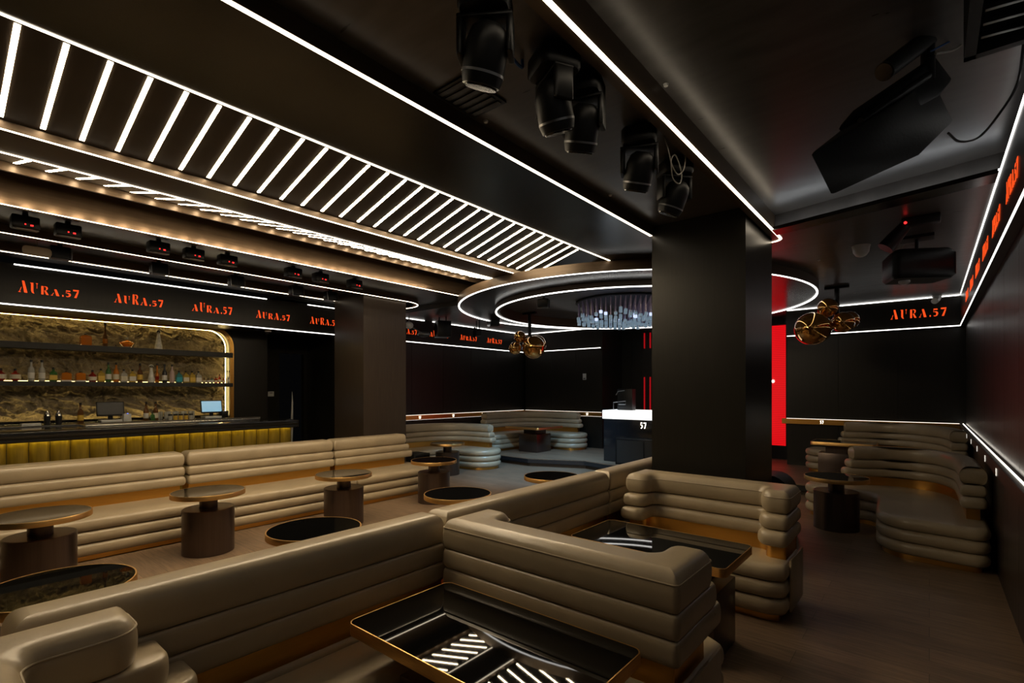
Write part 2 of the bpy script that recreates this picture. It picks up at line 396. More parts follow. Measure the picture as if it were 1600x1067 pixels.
# gap with the show lights: grey lid, then the race-track bulkhead round the left pillar
struct('ceiling_gap', MB().box(-8.96, -6.18, YB, YE, 3.34, 3.5), 'ceiling_grey')
def arcp(cx, cy, r, a0, a1, n): return [(cx+r*math.cos(a0+(a1-a0)*k/n), cy+r*math.sin(a0+(a1-a0)*k/n)) for k in range(n+1)]
trackG = [(-7.2, YB), (-7.2, 3), (-7.2, 5.75)]+arcp(-7.7, 5.75, .5, 0, PI, 20)+[(-8.2, 3), (-8.2, YB)]
struct('trim_15', MB().prism(offset_path(trackG, .09, 0), 3.25, 3.34), 'soffit_face', smooth=True)
trackB = [(-1.2, YB), (-1.2, 3), (-1.2, 5.85)]+arcp(-1.31, 5.85, .11, 0, PI/2, 6)[1:]+[(-1.6, 5.96), (-2.2, 5.96)]
struct('trim_16', MB().prism(offset_path(trackB, .08, 0), 3.25, 3.42), 'soffit_face', smooth=True)

# ------------------------------------------------------------------ light lines
def strip_path(path, z, wd=.018, h=.004, m='led', name='light_strip', label='', group='linear ceiling lights', side=0):
    r = offset_path(path, wd*(1-side)/2+ .0, wd*(1+side)/2)
    cx = sum(p[0] for p in path)/len(path); cy = sum(p[1] for p in path)/len(path)
    o = MB().prism(r, z-h, z-.001).build(name, m, org=(cx, cy, z)); return tag(o, label, 'light strip', group)
def sl(pts, z, label, **k): return strip_path(pts, z, label=label, **k)
sl([(-1.212, YB)] + trackB[1:-2]+[(-1.34, 5.96)], 3.25, 'white light line running down to the right edge of the big black pillar', wd=.026)
sl([(-2.215, YB), (-2.215, 4.92)], 3.25, 'long white light line ending on the left face of the big black pillar', wd=.026)
sl([(-3.03, YB), (-3.03, 6.45)], 3.25, 'white light line along the upper edge of the big row of bright bars')
sl([(-4.36, YB), (-4.36, 5.95)], 3.25, 'white light line along the lower edge of the big row of bright bars')
sl([(-4.79, YB), (-4.79, 6.0)], 3.25, 'thin white light line just above the narrow slanting bar tips')
sl([(-6.11, YB), (-6.11, 6.4)], 3.25, 'white light line under the brown face with soft glow patches')
sl([(-7.212, YB), (-7.212, 3), (-7.212, 5.75)]+arcp(-7.7, 5.75, .488, 0, PI, 20)+[(-8.188, 3), (-8.188, YB)], 3.25, 'white light line looping round the top of the left pillar')
# on the fascias
def sl_wall(name_lbl, pts_box, m='led_white', group='light lines on the lettered band'):
    o = MB()
    for b in pts_box: o.box(*b)
    b0 = pts_box[0]; org = ((b0[0]+b0[1])/2, (b0[2]+b0[3])/2, b0[4])
    return tag(o.build('light_strip', m, org=org), name_lbl, 'light strip', group)
sl_wall('upper white light line over the lettering behind the bar', [(XL, XL+.014, .86, 4.0, 3.234, 3.248)])
sl_wall('short upper white light line over the last lettering left of the left pillar', [(XL, XL+.014, 4.75, 7.55, 3.234, 3.248)])
sl_wall('lower white light line between the bar lettering and the lit rock niche', [(XL, XL+.014, YB, YF-.1, 2.725, 2.739), (XL+.014, -6.4, YF-.095, YF-.081, 2.725, 2.739)])
sl_wall('upper white light line in the far left corner behind the hanging ring', [(XL, XL+.014, 7.8, YF-.1, 3.234, 3.248), (XL+.014, -6.4, YF-.095, YF-.081, 3.234, 3.248)])
sl_wall('upper white light line over the lettering on the right wall', [(.392, .40, YB, YF-.1, 3.237, 3.248), (-2.18, .386, YF-.095, YF-.081, 3.234, 3.248)])
sl_wall('lower white light line under the lettering on the right wall', [(.392, .40, YB, YF-.1, 2.725, 2.737), (-2.18, .386, YF-.095, YF-.081, 2.725, 2.739)])

# light bars of the two louvres
def bars(x0, z0, x1, z1, n, start, row):
    L = math.hypot(x1-x0, z1-z0); a = math.atan2(z1-z0, x1-x0)
    base = None
    for k in range(n):
        y = start+.19*k
        if row == 1: lab = '%s bright slanting bar of the upper row, counted from the left edge of the photo' % ORD[k]
        else: lab = '%s slanting bar of the narrow lower row, counted from the left edge of the photo' % ORD[k]
        if base is None:
            mb = MB().box(0, L, -.0125, .0125, -.004, 0); base = mb.build('light_bar', 'led_bar'); o = base
            
        else: o = dup(base, (0, 0, 0))
        o.location = (x0, y, z0); o.rotation_euler = (0, -a, 0)
        tag(o, lab, 'light bar', 'slanting light bars of the %s row' % ('upper' if row == 1 else 'lower'))
bars(-3.58, 3.518, -4.32, 3.306, 29, .36, 1)
bars(-4.88, 3.270, -5.60, 3.4555, 29, .36, 2)

# ------------------------------------------------------------------ pillars
def pillar(x0, x1, y0, y1, label, mt='panel_dark'):
    t = thing('pillar', ((x0+x1)/2, (y0+y1)/2, 0), label, 'pillar')
    o = t.location.copy()
    mb = MB().box(x0+.006, x1-.006, y0+.006, y1-.006, 0, 3.345 if x0 > -3 else 3.335); mb.build('core', 'soffit', t, o)
    z1 = 3.34 if x0 > -3 else 3.33
    for a in ((x0, x1-.0, y0, y0+.004), (x0, x1, y1-.004, y1), (x0, x0+.004, y0+.005, y1-.005), (x1-.004, x1, y0+.005, y1-.005)):
        MB().box(a[0], a[1], a[2], a[3], .31, z1).build('cladding_panel', mt, t, o)
        MB().box(a[0], a[1], a[2], a[3], 0.02, .302).build('plinth_panel', mt, t, o)
    return t
pillar(-2.21, -1.30, 4.93, 5.93, 'big square black pillar rising in the centre behind the bench')
pillar(-8.19, -7.30, 4.89, 5.78, 'square dark brown pillar at the left end of the long bench', 'panel_brown')

# ------------------------------------------------------------------ hanging ring
RC = (-4.23, 8.27)
t = thing('ceiling_ring', (RC[0], RC[1], 3.05), 'huge round black ceiling ring edged with two white light lines', 'ceiling ring')
def ring(ro, ri, z0, z1, n=96):
    mb = MB(); vs = []; fs = []
    for k in range(n):
        a = 2*PI*k/n; c_, s_ = math.cos(a), math.sin(a)
        for r, z in ((ro, z0), (ro, z1), (ri, z1), (ri, z0)): vs.append((RC[0]+r*c_, RC[1]+r*s_, z))
    for k in range(n):
        j = (k+1) % n
        for q in range(4): fs.append((k*4+q, j*4+q, j*4+(q+1) % 4, k*4+(q+1) % 4))
    return mb.add(vs, fs)
ring(2.985, 2.33, 3.13, 3.249).build('outer_drum', 'soffit', t, (RC[0], RC[1], 3.05), smooth=True)
ring(2.995, 2.985, 3.125, 3.249).build('outer_face', 'soffit_face', t, (RC[0], RC[1], 3.05), smooth=True)
ring(2.33, 2.25, 3.06, 3.249).build('inner_lip', 'soffit_face', t, (RC[0], RC[1], 3.05), smooth=True)
ring(2.985, 2.961, 3.118, 3.1295).build('outer_light_line', 'led_white', t, (RC[0], RC[1], 3.05))
ring(2.33, 2.306, 3.047, 3.0595).build('inner_light_line', 'led_white', t, (RC[0], RC[1], 3.05))

# chandelier of rods and cubes
t = thing('crystal_chandelier', (RC[0], RC[1], 3.25), 'cluster chandelier of glass rods ending in pale blue cubes inside the ring', 'chandelier')
O = (RC[0], RC[1], 3.25)
MB().lathe([(.86, -.03), (.88, -.015), (.86, 0)], O, 40).build('ceiling_plate', 'plastic_black', t, O, smooth=True)
spots = []
i = 0
for ix in range(-9, 10):
    for iy in range(-9, 10):
        x = ix*.093+(iy % 2)*.045; y = iy*.085; r = math.hypot(x, y)
        if r < .84: spots.append((x, y, .28+.12*(.84-r)/.84+random.uniform(-.03, .03)+.05*math.sin(ix*1.3)))
spots.sort(key=lambda s: -s[0]*.6391*-1+s[1]*.7692)   # nearest first
spots.sort(key=lambda s: (-math.sin(math.atan(652/785))*s[0]+math.cos(math.atan(652/785))*s[1]))
near = spots[:96]; rest = spots[96:]
cube_me = None
for k, (x, y, l) in enumerate(near):
    r = MB().box(x-.007, x+.007, y-.007, y+.007, -l, -.02).build('rod', 'rod', t)
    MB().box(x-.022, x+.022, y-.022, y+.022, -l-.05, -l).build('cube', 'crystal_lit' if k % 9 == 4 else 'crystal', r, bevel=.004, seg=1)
mr = MB(); mc = MB()
for x, y, l in rest:
    mr.box(x-.007, x+.007, y-.007, y+.007, -l, -.02); mc.box(x-.022, x+.022, y-.022, y+.022, -l-.05, -l)
o = mr.build('rods', 'rod', t); o['kind'] = 'stuff'; o = mc.build('cubes', 'crystal', t); o['kind'] = 'stuff'

# ------------------------------------------------------------------ lettering
def stroke(p, q, w, w2=None):
    return [(p[0], p[1]), (p[0]+w, p[1]), (q[0]+(w2 or w), q[1]), (q[0], q[1])]
GL = {
 'A': ([[(.34, 1.0), (.56, 1.0), (.86, 0), (.56, 0)], [(.0, 0), (.22, 0), (.22, .05), (.0, .05)], [(.08, .05), (.14, .05), (.30, .42), (.27, .46)]], .95),
 'U': ([[(.0, 1.0), (.0, .94), (.3, .94), (.3, 1.0)], [(.08, .94), (.08, .25), (.16, .08), (.3, .0), (.40, .0), (.33, .1), (.30, .25), (.30, .94)], [(.56, 1.0), (.56, .94), (.74, .94), (.74, 1.0)], [(.63, .94), (.63, .5), (.67, .5), (.67, .94)]], .86),
 'R': ([[(.05, 0), (.27, 0), (.27, 1.0), (.05, 1.0)], [(.34, 1.0), (.52, 1.0), (.66, .93), (.70, .77), (.64, .60), (.5, .53), (.50, .60), (.54, .77), (.5, .92), (.34, .94)], [(.34, .50), (.50, .50), (.78, 0), (.54, 0)]], .84),
 '.': ([[(.03, 0), (.17, 0), (.17, .16), (.03, .16)]], .26),
 '5': ([[(.08, 1.0), (.50, 1.0), (.54, .84), (.08, .84)], [(.08, .78), (.13, .78), (.13, .56), (.08, .52)], [(.20, .62), (.36, .66), (.54, .56), (.6, .34), (.5, .1), (.28, .0), (.10, .04), (.10, .14), (.28, .1), (.36, .2), (.38, .38), (.34, .5), (.2, .55)]], .68),
 '7': ([[(.0, 1.0), (.62, 1.0), (.58, .82), (.02, .82)], [(.44, .78), (.60, .78), (.36, 0), (.12, 0)]], .66)}
def letters(text, h, depth=.003, gap=.05, upper=None, rag=False):
    """lettering standing in the local X-Z plane, starting at x = 0, facing -Y; one bmesh builder per character"""
    x = 0; out = []; sx = .82*h
    for k, ch in enumerate(text):
        st, adv = GL[ch]; mb = MB(); hh = h*(upper[k] if upper else 1); zo = 0
        for P in st:
            n = len(P); vs = [(x+a*sx*.88, 0, zo+b*hh) for a, b in P]+[(x+a*sx*.88, -depth, zo+b*hh) for a, b in P]
            ar = sum(P[i-1][0]*P[i][1]-P[i][0]*P[i-1][1] for i in range(n))
            mb.add(vs, [tuple(range(n)), tuple(range(2*n-1, n-1, -1))]+[(i, i+n, (i+1) % n+n, (i+1) % n) for i in range(n)])
        out.append((ch, mb)); x += (adv+gap)*sx
    return out, x
def text_thing(name, text, h, loc, rz, m, label, cat, group, gap=.2, upper=None, single=False):
    t = thing(name, loc, label, cat, group, rz); L, wdt = letters(text, h, gap=gap, upper=upper)
    if single:
        mb = MB()
        for ch, q in L: mb.add(q.v, q.f)
        bpy.data.objects.remove(t); o = mb.build(name, m); o.location = loc; o.rotation_euler = (0, 0, rz); return tag(o, label, cat, group)
    nm = {'A': 'letter_a', 'U': 'letter_u', 'R': 'letter_r', '.': 'dot', '5': 'digit_five', '7': 'digit_seven'}
    for ch, q in L: q.build(nm[ch], m, t)
    return t
UP = [1.0, .95, .9, .85, 1, .8, .85]
base_y = .90
UPS = [[1.1, 1.0, .8, .62, 1, .65, .8], [.92, .8, 1.05, .8, 1, .62, .8], [.75, 1.05, .82, .65, 1, .85, .9], [.95, .8, .72, .85, 1, .65, .8], [.95, .78, .95, .8, 1, .8, .8]]
where_l = ['glowing red lettering above the bar, nearest the left edge', 'glowing red lettering above the bar, over the orange round bottle', 'glowing red lettering above the bar, over the rounded corner of the niche', 'glowing red lettering over the wall between bar niche and doorway',
           'glowing red lettering cut off by the left pillar', None, 'glowing red lettering just right of the left pillar, partly hidden', 'glowing red lettering behind the hanging speaker box', 'second glowing red lettering left of the amber lamp cluster', 'glowing red lettering next to the amber lamp cluster in the far corner']
for k in range(10):
    if where_l[k] is None: continue
    text_thing('lit_lettering', 'AURA.57', .135, (XL+.002, base_y+.974*k, 2.90), PI/2, 'sign_red', where_l[k], 'lettering', 'lit lettering on the dark band', gap=.04, upper=UPS[k % 5])
text_thing('lit_lettering', 'AURA.57', .165, (-.53, YF-.083, 2.915), 0, 'sign_red', 'glowing red lettering on the far wall band above the right sofas', 'lettering', 'lit lettering on the dark band', gap=.08, upper=UP)
wr = ['nearest the right edge of the photo', 'second from the right edge of the photo', 'third from the right edge of the photo', 'fourth from the right edge of the photo', 'on the right wall close to the far corner', 'on the right wall, the last before the far corner']
for k in range(6):
    text_thing('lit_lettering', 'AURA.57', .135, (.398, 4.72+.974*k, 2.90), -PI/2, 'sign_red', 'glowing red lettering on the right wall band, '+wr[k] if k < 4 else 'glowing red lettering '+wr[k], 'lettering', 'lit lettering on the dark band', gap=.04, upper=UP)

# ------------------------------------------------------------------ lit ledge on the walls, with small lit numbers
def ledge(boxes, lights, label, org, m='brass'):
    t = thing('wall_ledge', org, label, 'ledge')
    mb = MB()
    for b in boxes: mb.box(*b)
    mb.build('ledge_board', m, t, org, bevel=.003, seg=1)
    ml = MB()
    for b in lights: ml.box(*b)
    ml.build('light_line', 'led_ledge' if m == 'panel_right' else 'led_ledge_dim', t, org)
mat('led_ledge', (1, 1, 1), .5, emit=(1.0, .93, .8), es=5)
mat('led_ledge_dim', (1, 1, 1), .5, emit=(1.0, .93, .8), es=1.6)
ledge([(XR-.075, XR-.001, YB, YF-.001, .99, 1.09)], [(XR-.04, XR-.032, YB, YF-.04, 1.0905, 1.097)], 'brass ledge with a bright light line along the right wall', (XR-.04, 5, .99), 'panel_right')
ledge([(-2.28, XR-.076, YF-.075, YF-.001, .99, 1.09)], [(-2.2, XR-.08, YF-.04, YF-.032, 1.0905, 1.097)], 'brass ledge with a light line along the far wall behind the right sofas', (-1, YF-.04, .99))
XW = XL-.07
ledge([(XW+.001, XW+.085, 5.62, YF-.001, .99, 1.09)], [(XW+.03, XW+.038, 5.62, YF-.04, 1.0905, 1.097), (XW+.03, XW+.038, 5.62, YF-.04, .983, .9895)], 'brass ledge lit from above and below on the left wall past the pillar', (XW, 8, .99))
ledge([(XW+.086, -6.4, YF-.075, YF-.001, .99, 1.09)], [(XW+.09, -6.4, YF-.04, YF-.032, 1.0905, 1.097), (XW+.09, -6.4, YF-.04, YF-.032, .983, .9895)], 'brass ledge lit from above and below on the far wall beside the booth', (-7.6, YF, .99))
def num(loc, rz, label, h=.06, m='sign_white'):
    return text_thing('lit_number', '57', h, loc, rz, m, label, 'number sign', 'small lit numbers on the wall ledge', gap=.0, single=True)
for k, (y, lb) in enumerate([(7.38, 'small lit number on the left ledge, nearest the left pillar'), (8.42, 'small lit number on the left ledge, second from the pillar'), (9.46, 'small lit number above the left end of the stage sofa'), (10.5, 'small lit number above the stage sofa, left of the far corner')]):
    num((XW+.087, y, 1.01), PI/2, lb)
for x, lb in [(-7.85, 'small lit number above the right half of the stage sofa'), (-6.83, 'small lit number just left of the glowing booth')]: num((x, YF-.077, 1.01), 0, lb)
for x, lb in [(-1.62, 'small lit number on the far right ledge, nearest the red screen'), (-.58, 'small lit number on the far ledge above the right sofa back')]: num((x, YF-.077, 1.01), 0, lb)
for k, y in enumerate([5.33, 6.33, 7.33, 8.32, 9.25, 10.15]):
    num((XR-.077, y, 1.0), -PI/2, 'small lit number under the right wall light line, %s from the right edge' % ORD[k], h=.055, m='sign_dim')

# ------------------------------------------------------------------ sofas
ZR = [(.52, .63), (.63, .74), (.74, .90)]       # the three backrest bands
ZS = [(.05, .17), (.17, .29), (.29, .41)]       # the three seat bands
def backrest_bands(t, org, fp, z=0, r=.035, pw=2.2, zr=ZR, names='back_roll'):
    for k, (a, b) in enumerate(zr):
        roll(fp(k), a+z+.0008, b+z-.0008+(.012 if k == 2 else 0), r if k < 2 else r*1.25, pw, 9 if k < 2 else 14, None if k < 2 else .06).build(names, 'leather', t, org, smooth=True, angle=60)
def seat_bands(t, org, P, z=0, r=.045, pw=2.2):
    for k, (a, b) in enumerate(ZS):
        roll(P, a+z+.0008, b+z-.0008, r, pw).build('seat_roll', 'leather', t, org, smooth=True, angle=60)
    MB().prism(inset(P, .055), z+.001, z+.052).build('base_plinth', 'brass', t, org, smooth=True)
def band(t, org, P, z=0): MB().prism(inset(P, .03), .405+z, .525+z).build('brass_band', 'brass', t, org, smooth=True)

# long bench in front of the bar: three sections
for y0, y1, endR, lb in [(-1.2, 2.125, 0, 'left section of the long taupe leather bench in front of the bar'), (2.145, 4.07, 0, 'middle section of the long taupe leather bench in front of the bar'), (4.082, 5.45, 1, 'right section of the long taupe bench, ending at the brown pillar')]:
    org = (-6.8, (y0+y1)/2, 0); t = thing('bench', org, lb, 'bench', 'sections of the long bench in front of the bar')
    fp = lambda k: rpoly(rect(-7.12, -6.80-.02*k, y0, y1+(.10-.05*k if endR else 0)), [.02, .03, .06 if endR else .03, .05 if endR else .02])
    backrest_bands(t, org, fp)
    MB().box(-7.08, -6.86, y0+.02, y1-.05, .405, .525).build('brass_band', 'brass', t, org)
    seat_bands(t, org, rpoly(rect(-7.12, -6.22, y0, y1+(.15 if endR else 0)), [.02, .03, .1 if endR else .03, .05 if endR else .02]))

# central spine back-rest with seats on both sides
for y0, y1, lb in [(-1.75, .14, 'short piece of taupe backrest at the lower left corner beyond the padded end'), (.20, 2.055, 'taupe leather spine bench from the lower left to the corner of the front table'), (2.065, 4.06, 'taupe leather spine bench between the front corner and the far C-shaped sofa'), (4.07, 5.6, 'last taupe section of the spine bench, running behind the pillar')]:
    org = (-2.32, (y0+y1)/2, 0); t = thing('spine_bench', org, lb, 'bench', 'sections of the long back-to-back spine bench')
    fp = lambda k: rpoly(rect(-2.43, -2.222, y0, y1), .02)
    backrest_bands(t, org, fp, r=.02, pw=2.6)
    MB().box(-2.40, -2.25, y0+.01, y1-.01, .405, .525).build('brass_band', 'brass', t, org)
    roll_ = lambda a, b, x0, x1: roll(rpoly(rect(x0, x1, y0+.004, y1-.004), .02), a+.0008, b-.0008, .04, 2.2)
    for a, b in ZS: roll_(a, b, -2.93, -2.225).build('seat_roll', 'leather', t, org, smooth=True, angle=60)
    MB().box(-2.88, -2.25, y0+.01, y1-.01, .001, .052).build('base_plinth', 'brass', t, org)

# C-shaped sofas; d = +1 opens towards +Y, -1 towards -Y
def c_sofa(yb, d, label, x0=-2.10, x1=-.77, e0=.44, st=.065, eL=-.04, TL=.215):
    org = ((x0+x1)/2, yb, 0); t = thing('c_shaped_sofa', org, label, 'sofa', 'C-shaped booth sofas')
    T = .215
    def fp(k):
        e = e0+st*(2-k) if d > 0 else .52-.05*k
        P = [(x0, 0), (x1, 0), (x1, e+.0), (x1-T, e), (x1-T, T+.02), (x0+TL, T+.02), (x0+TL, e+eL), (x0, e+eL)]
        R = [.03, .03, .05, .09, .05, .05, .09, .03]
        P = [(a, yb+d*b) for a, b in P]
        if d < 0: P = P[::-1]; R = R[::-1]
        return rpoly(P, R)
    if d > 0:
        for k, (a, b) in enumerate(ZR): roll(fp(k), a+.0008, b-.0008+(.012 if k == 2 else 0), .022, 2.8, 9 if k < 2 else 14, None if k < 2 else .065).build('back_roll', 'leather', t, org, smooth=True, angle=60)
    else: backrest_bands(t, org, fp, r=.04)
    B = inset(fp(2), .035); MB().prism(B, .405, .525).build('brass_band', 'brass', t, org, smooth=True)
    sd = .66 if d > 0 else .60
    P = [(x0, -.0), (x1+.0, -.0), (x1, sd-.06), (x1-.1, sd), (x0, sd)]
    P = [(a, yb+d*b) for a, b in P]; R = [.02, .04, .06, .22, .05]
    if d < 0: P = P[::-1]; R = R[::-1]
    seat_bands(t, org, rpoly(P, R), r=.045)
    # piping along the top edge
    Q = inset(fp(2), .004); MB().tube([(a, b, .862) for a, b in Q+Q[:1]], .0035, 6).build('piping', 'leather', t, org, smooth=True)
    # plain leather side panel closing the seat
    MB().box(x1-.004, x1+.012, yb+d*.02, yb+d*(sd-.16), .055, .43).build('side_panel', 'leather', t, org, bevel=.006)
    return t
c_sofa(1.97, 1, 'taupe C-shaped sofa in the middle, its plain back facing the front table', x0=-2.17, TL=.235, eL=-.04)
c_sofa(4.49, -1, 'taupe C-shaped sofa facing us at the foot of the big black pillar')
c_sofa(-.03, 1, 'taupe sofa at the bottom left corner, its stepped padded end pointing inward', x0=-2.20, x1=-.8, e0=.53, st=.09, eL=0)
# seat of the front booth under the table, on the plain side of the middle sofa
org = (-1.9, 1.6, 0); t = thing('booth_seat', org, 'dark shaded L-shaped taupe seat under the front rectangular table', 'bench')
seat_bands(t, org, rpoly([(-2.2, .79), (-1.82, .79), (-1.82, 1.60), (-.82, 1.60), (-.82, 1.955), (-2.2, 1.955)], [.05, .08, .06, .12, .05, .05]), r=.04)
org = (-2.0, 3.2, 0); t = thing('booth_seat', org, 'narrow taupe seat along the spine bench between the two C-shaped sofas', 'bench')
seat_bands(t, org, rpoly(rect(-2.2, -1.86, 2.67, 3.84), .05), r=.04)

# curved sofas
def curved_sofa(path, seatP, seatR, z, label, thick=.2, steps=(.05, .05)):
    org = (path[len(path)//2][0], path[len(path)//2][1], z); t = thing('curved_sofa', org, label, 'sofa', 'curved end sofas')
    sp = smooth_path(path, 7)
    def fp(k):
        q = extend(sp, steps[0]*(2-k)+.001, steps[1]*(2-k)+.001); return rpoly_ends(offset_path(q, 0.0+thick/2, thick/2-.0), len(q))
    backrest_bands(t, org, fp, z, r=.04)
    q = extend(sp, -.03, -.03) if False else sp
    MB().prism(offset_path(q, thick/2-.05, thick/2-.05), .405+z, .525+z).build('brass_band', 'brass', t, org, smooth=True)
    seat_bands(t, org, rpoly(seatP, seatR, 8), z, r=.05)
    return t
def rpoly_ends(P, n):
    R = [0]*len(P)
    for i in (0, n-1, n, 2*n-1): R[i] = .07
    # drop neighbours that sit too close to the rounded ends
    return rpoly(P, R, 4)
curved_sofa([(-.80, 8.02), (-.35, 8.22), (.08, 8.08), (.28, 7.65), (.32, 7.1), (.325, 6.55)],
            [(-1.30, 7.62), (-.48, 7.52), (-.42, 6.22), (.43, 6.10), (.44, 7.9), (.15, 8.36), (-.45, 8.42), (-1.28, 8.2)], [.2, .25, .36, .12, .35, .3, .4, .2], 0,
            'curved taupe sofa with a broad rounded seat, nearest on the right side')
curved_sofa([(-1.18, 10.86), (-.6, 11.0), (-.1, 10.78), (.2, 10.3), (.31, 9.75), (.32, 9.45)],
            [(-1.80, 10.55), (-.75, 10.4), (-.5, 10.0), (-.42, 9.25), (.42, 9.15), (.44, 10.6), (.1, 11.15), (-1.75, 11.2)], [.25, .3, .3, .3, .1, .35, .3, .2], .17,
            'curved taupe sofa furthest back on the right, under the wall ledge')
curved_sofa([(-8.66, 6.2), (-8.68, 6.9), (-8.55, 7.6), (-8.1, 8.05), (-7.35, 8.12)][::-1],
            [(-8.84, 6.1), (-8.0, 6.1), (-7.98, 7.1), (-7.75, 7.42), (-6.98, 7.48), (-6.98, 8.26), (-8.3, 8.35), (-8.84, 7.8)], [.1, .15, .3, .3, .4, .4, .3, .3], 0,
            'curved taupe sofa beyond the left pillar with a rounded drum-like seat end')
curved_sofa([(-8.68, 9.35), (-8.68, 10.1), (-8.45, 10.8), (-7.85, 11.05), (-6.95, 11.05)][::-1],
            [(-8.86, 9.0), (-8.0, 9.0), (-8.0, 10.1), (-7.7, 10.42), (-6.6, 10.4), (-6.6, 11.18), (-8.3, 11.2), (-8.86, 10.8)], [.15, .25, .3, .3, .38, .38, .3, .3], .17,
            'curved taupe sofa on the platform in the far left corner')

# ------------------------------------------------------------------ tables
def round_table(loc, label, group):
    t = thing('round_table', loc, label, 'table', group)
    n = 56
    MB().lathe([(.222, 0), (.235, .004), (.235, .444), (.228, .45)], n=n).build('drum_base', 'bronze', t, smooth=True)
    MB().lathe([(.083, .45), (.083, .574)], n=28).build('stem', 'bronze', t, smooth=True)
    MB().lathe([(.325, .574), (.336, .576), (.336, .619), (.334, .622), (.327, .622), (.327, .616), (.05, .616)], n=n).build('brass_rim', 'brass_rim', t, smooth=True)
    MB().lathe([(.326, .6165), (.326, .6205)], n=n).build('glass_top', 'black_glass', t, smooth=True)
    return t
grp = 'round tables with black glass tops'
rt = round_table((-5.70, .71, 0), 'round black-top table at the left edge, in front of the long bench', grp)
for loc, lb in [((-5.70, 1.98, 0), 'round black-top table covering the joint between the left and middle bench sections'), ((-5.60, 3.47, 0), 'round black-top table before the right end of the middle bench section'),
                ((-5.66, 5.00, 0), 'round black-top table at the end of the long bench, right of its last cushion'), ((-3.54, .51, 0), 'round table in the lower left mirroring the lit rock wall'),
                ((-3.54, 1.95, 0), 'round table behind the front spine bench, its black top tilted oval at mid left'), ((-3.64, 3.53, 0), 'round black-top table left of where the spine benches join'),
                ((-3.51, 4.98, 0), 'round table on the bluish lit floor behind the spine bench'), ((-.86, 7.12, 0), 'round table standing before the near right curved sofa'), ((-7.3, 6.8, 0), 'small far round table in front of the sofa beyond the left pillar')]:
    dup(rt, loc, label=lb)
def rect_table(x0, x1, y0, y1, z, base, label):
    org = ((x0+x1)/2, (y0+y1)/2, z); t = thing('rectangular_table', org, label, 'table', 'rectangular booth tables')
    P = rpoly(rect(x0, x1, y0, y1), .045, 6)
    MB().slab([(inset(P, .003), .565+z), (P, .568+z), (P, .617+z), (inset(P, .0015), .62+z), (inset(P, .006), .62+z), (inset(P, .007), .616+z)]).build('brass_rim', 'brass_rim', t, org, smooth=True)
    MB().prism(inset(P, .0075), .6162+z, .6192+z).build('glass_top', 'black_glass', t, org)
    bx0, bx1, by0, by1 = base
    MB().box(bx0, bx1, by0, by1, z+.001, z+.43).build('pedestal', 'bronze', t, org, bevel=.006)
    MB().box(bx0+.1, bx1-.1, by0+.07, by1-.07, z+.43, z+.566).build('stem', 'bronze', t, org)
    return t
rect_table(-2.0, -.87, 1.25, 1.87, 0, (-1.75, -1.0, 1.35, 1.56), 'large rectangular black glass table in the foreground reflecting the light bars')
rect_table(-1.97, -.90, 3.00, 3.60, 0, (-1.75, -.98, 3.05, 3.48), 'rectangular black glass table between the two C-shaped sofas')
rect_table(-1.55, -.65, 9.75, 10.35, .17, (-1.45, -.95, 9.85, 10.25), 'far rectangular table before the furthest right sofa')
rect_table(-7.9, -6.88, 9.22, 10.25, .17, (-7.7, -7.15, 9.53, 10.1), 'rectangular table on the platform before the far left sofa')

# ------------------------------------------------------------------ bar
Y0, Y1 = -1.5, 4.08
t = thing('bar_counter', (-8.4, 1.3, 0), 'long black bar counter with glowing fluted golden front', 'bar counter'); O = (-8.4, 1.3, 0)
MB().box(-8.95, -8.02, Y0, Y1+.06, 1.075, 1.165).box(-8.035, -8.02, Y0, Y1+.06, 1.045, 1.08).build('counter_top', 'counter_stone', t, O, bevel=.004)
MB().box(-8.9, -8.16, Y0, Y1, .0, 1.07).build('counter_body', 'paint_black', t, O)
MB().box(-8.16, -8.07, Y0, Y1, 0, .08).build('kick_board', 'brass', t, O)
fr = MB(); n = int((Y1-Y0)/.185)
for i in range(n):
    y0 = Y0+i*(Y1-Y0)/n; y1 = y0+(Y1-Y0)/n-.006; pts = []
    for k in range(9):
        s = k/8; pts.append((-8.155+.05*math.sin(PI*s)**.6, y0+(y1-y0)*s))
    P = [(-8.158, y0)]+[(a, b) for a, b in pts[1:-1]]+[(-8.158, y1)]
    P = [(a, b) for a, b in P][::1]
    fr.slab([(P, .085), (P, 1.045)])
fr.build('fluted_front', 'gold_cloth', t, O, smooth=True, angle=50)
MB().box(-8.09, -8.07, Y0, Y1, 1.064, 1.074).build('under_counter_light', 'led_counter', t, O)
t = thing('steel_worktop', (-8.7, 2.4, 1.166), 'brushed steel service tray lying along the rear of the bar counter', 'worktop'); O = (-8.7, 2.4, 1.166)
MB().box(-8.93, -8.55, 1.5, 3.75, 1.1655, 1.19).build('tray', 'steel', t, O, bevel=.004)
MB().box(-8.56, -8.55, 1.5, 3.75, 1.19, 1.215).build('raised_edge', 'steel', t, O)
# back counter under the niche
tag(MB().box(-9.86, -9.30, Y0, 3.70, 0, 1.17).build('back_counter', 'counter_stone', org=(-9.7, 1.1, 0), bevel=.005), 'black back counter under the lit rock wall', 'counter')
tag(MB().box(-9.832, -9.82, Y0, 3.65, 1.1705, 1.215).build('upstand', 'counter_stone', org=(-9.82, 1.1, 1.17)), 'added low black upstand hiding the light line behind the back counter', 'upstand')  # upstand added to screen the back counter light line from view
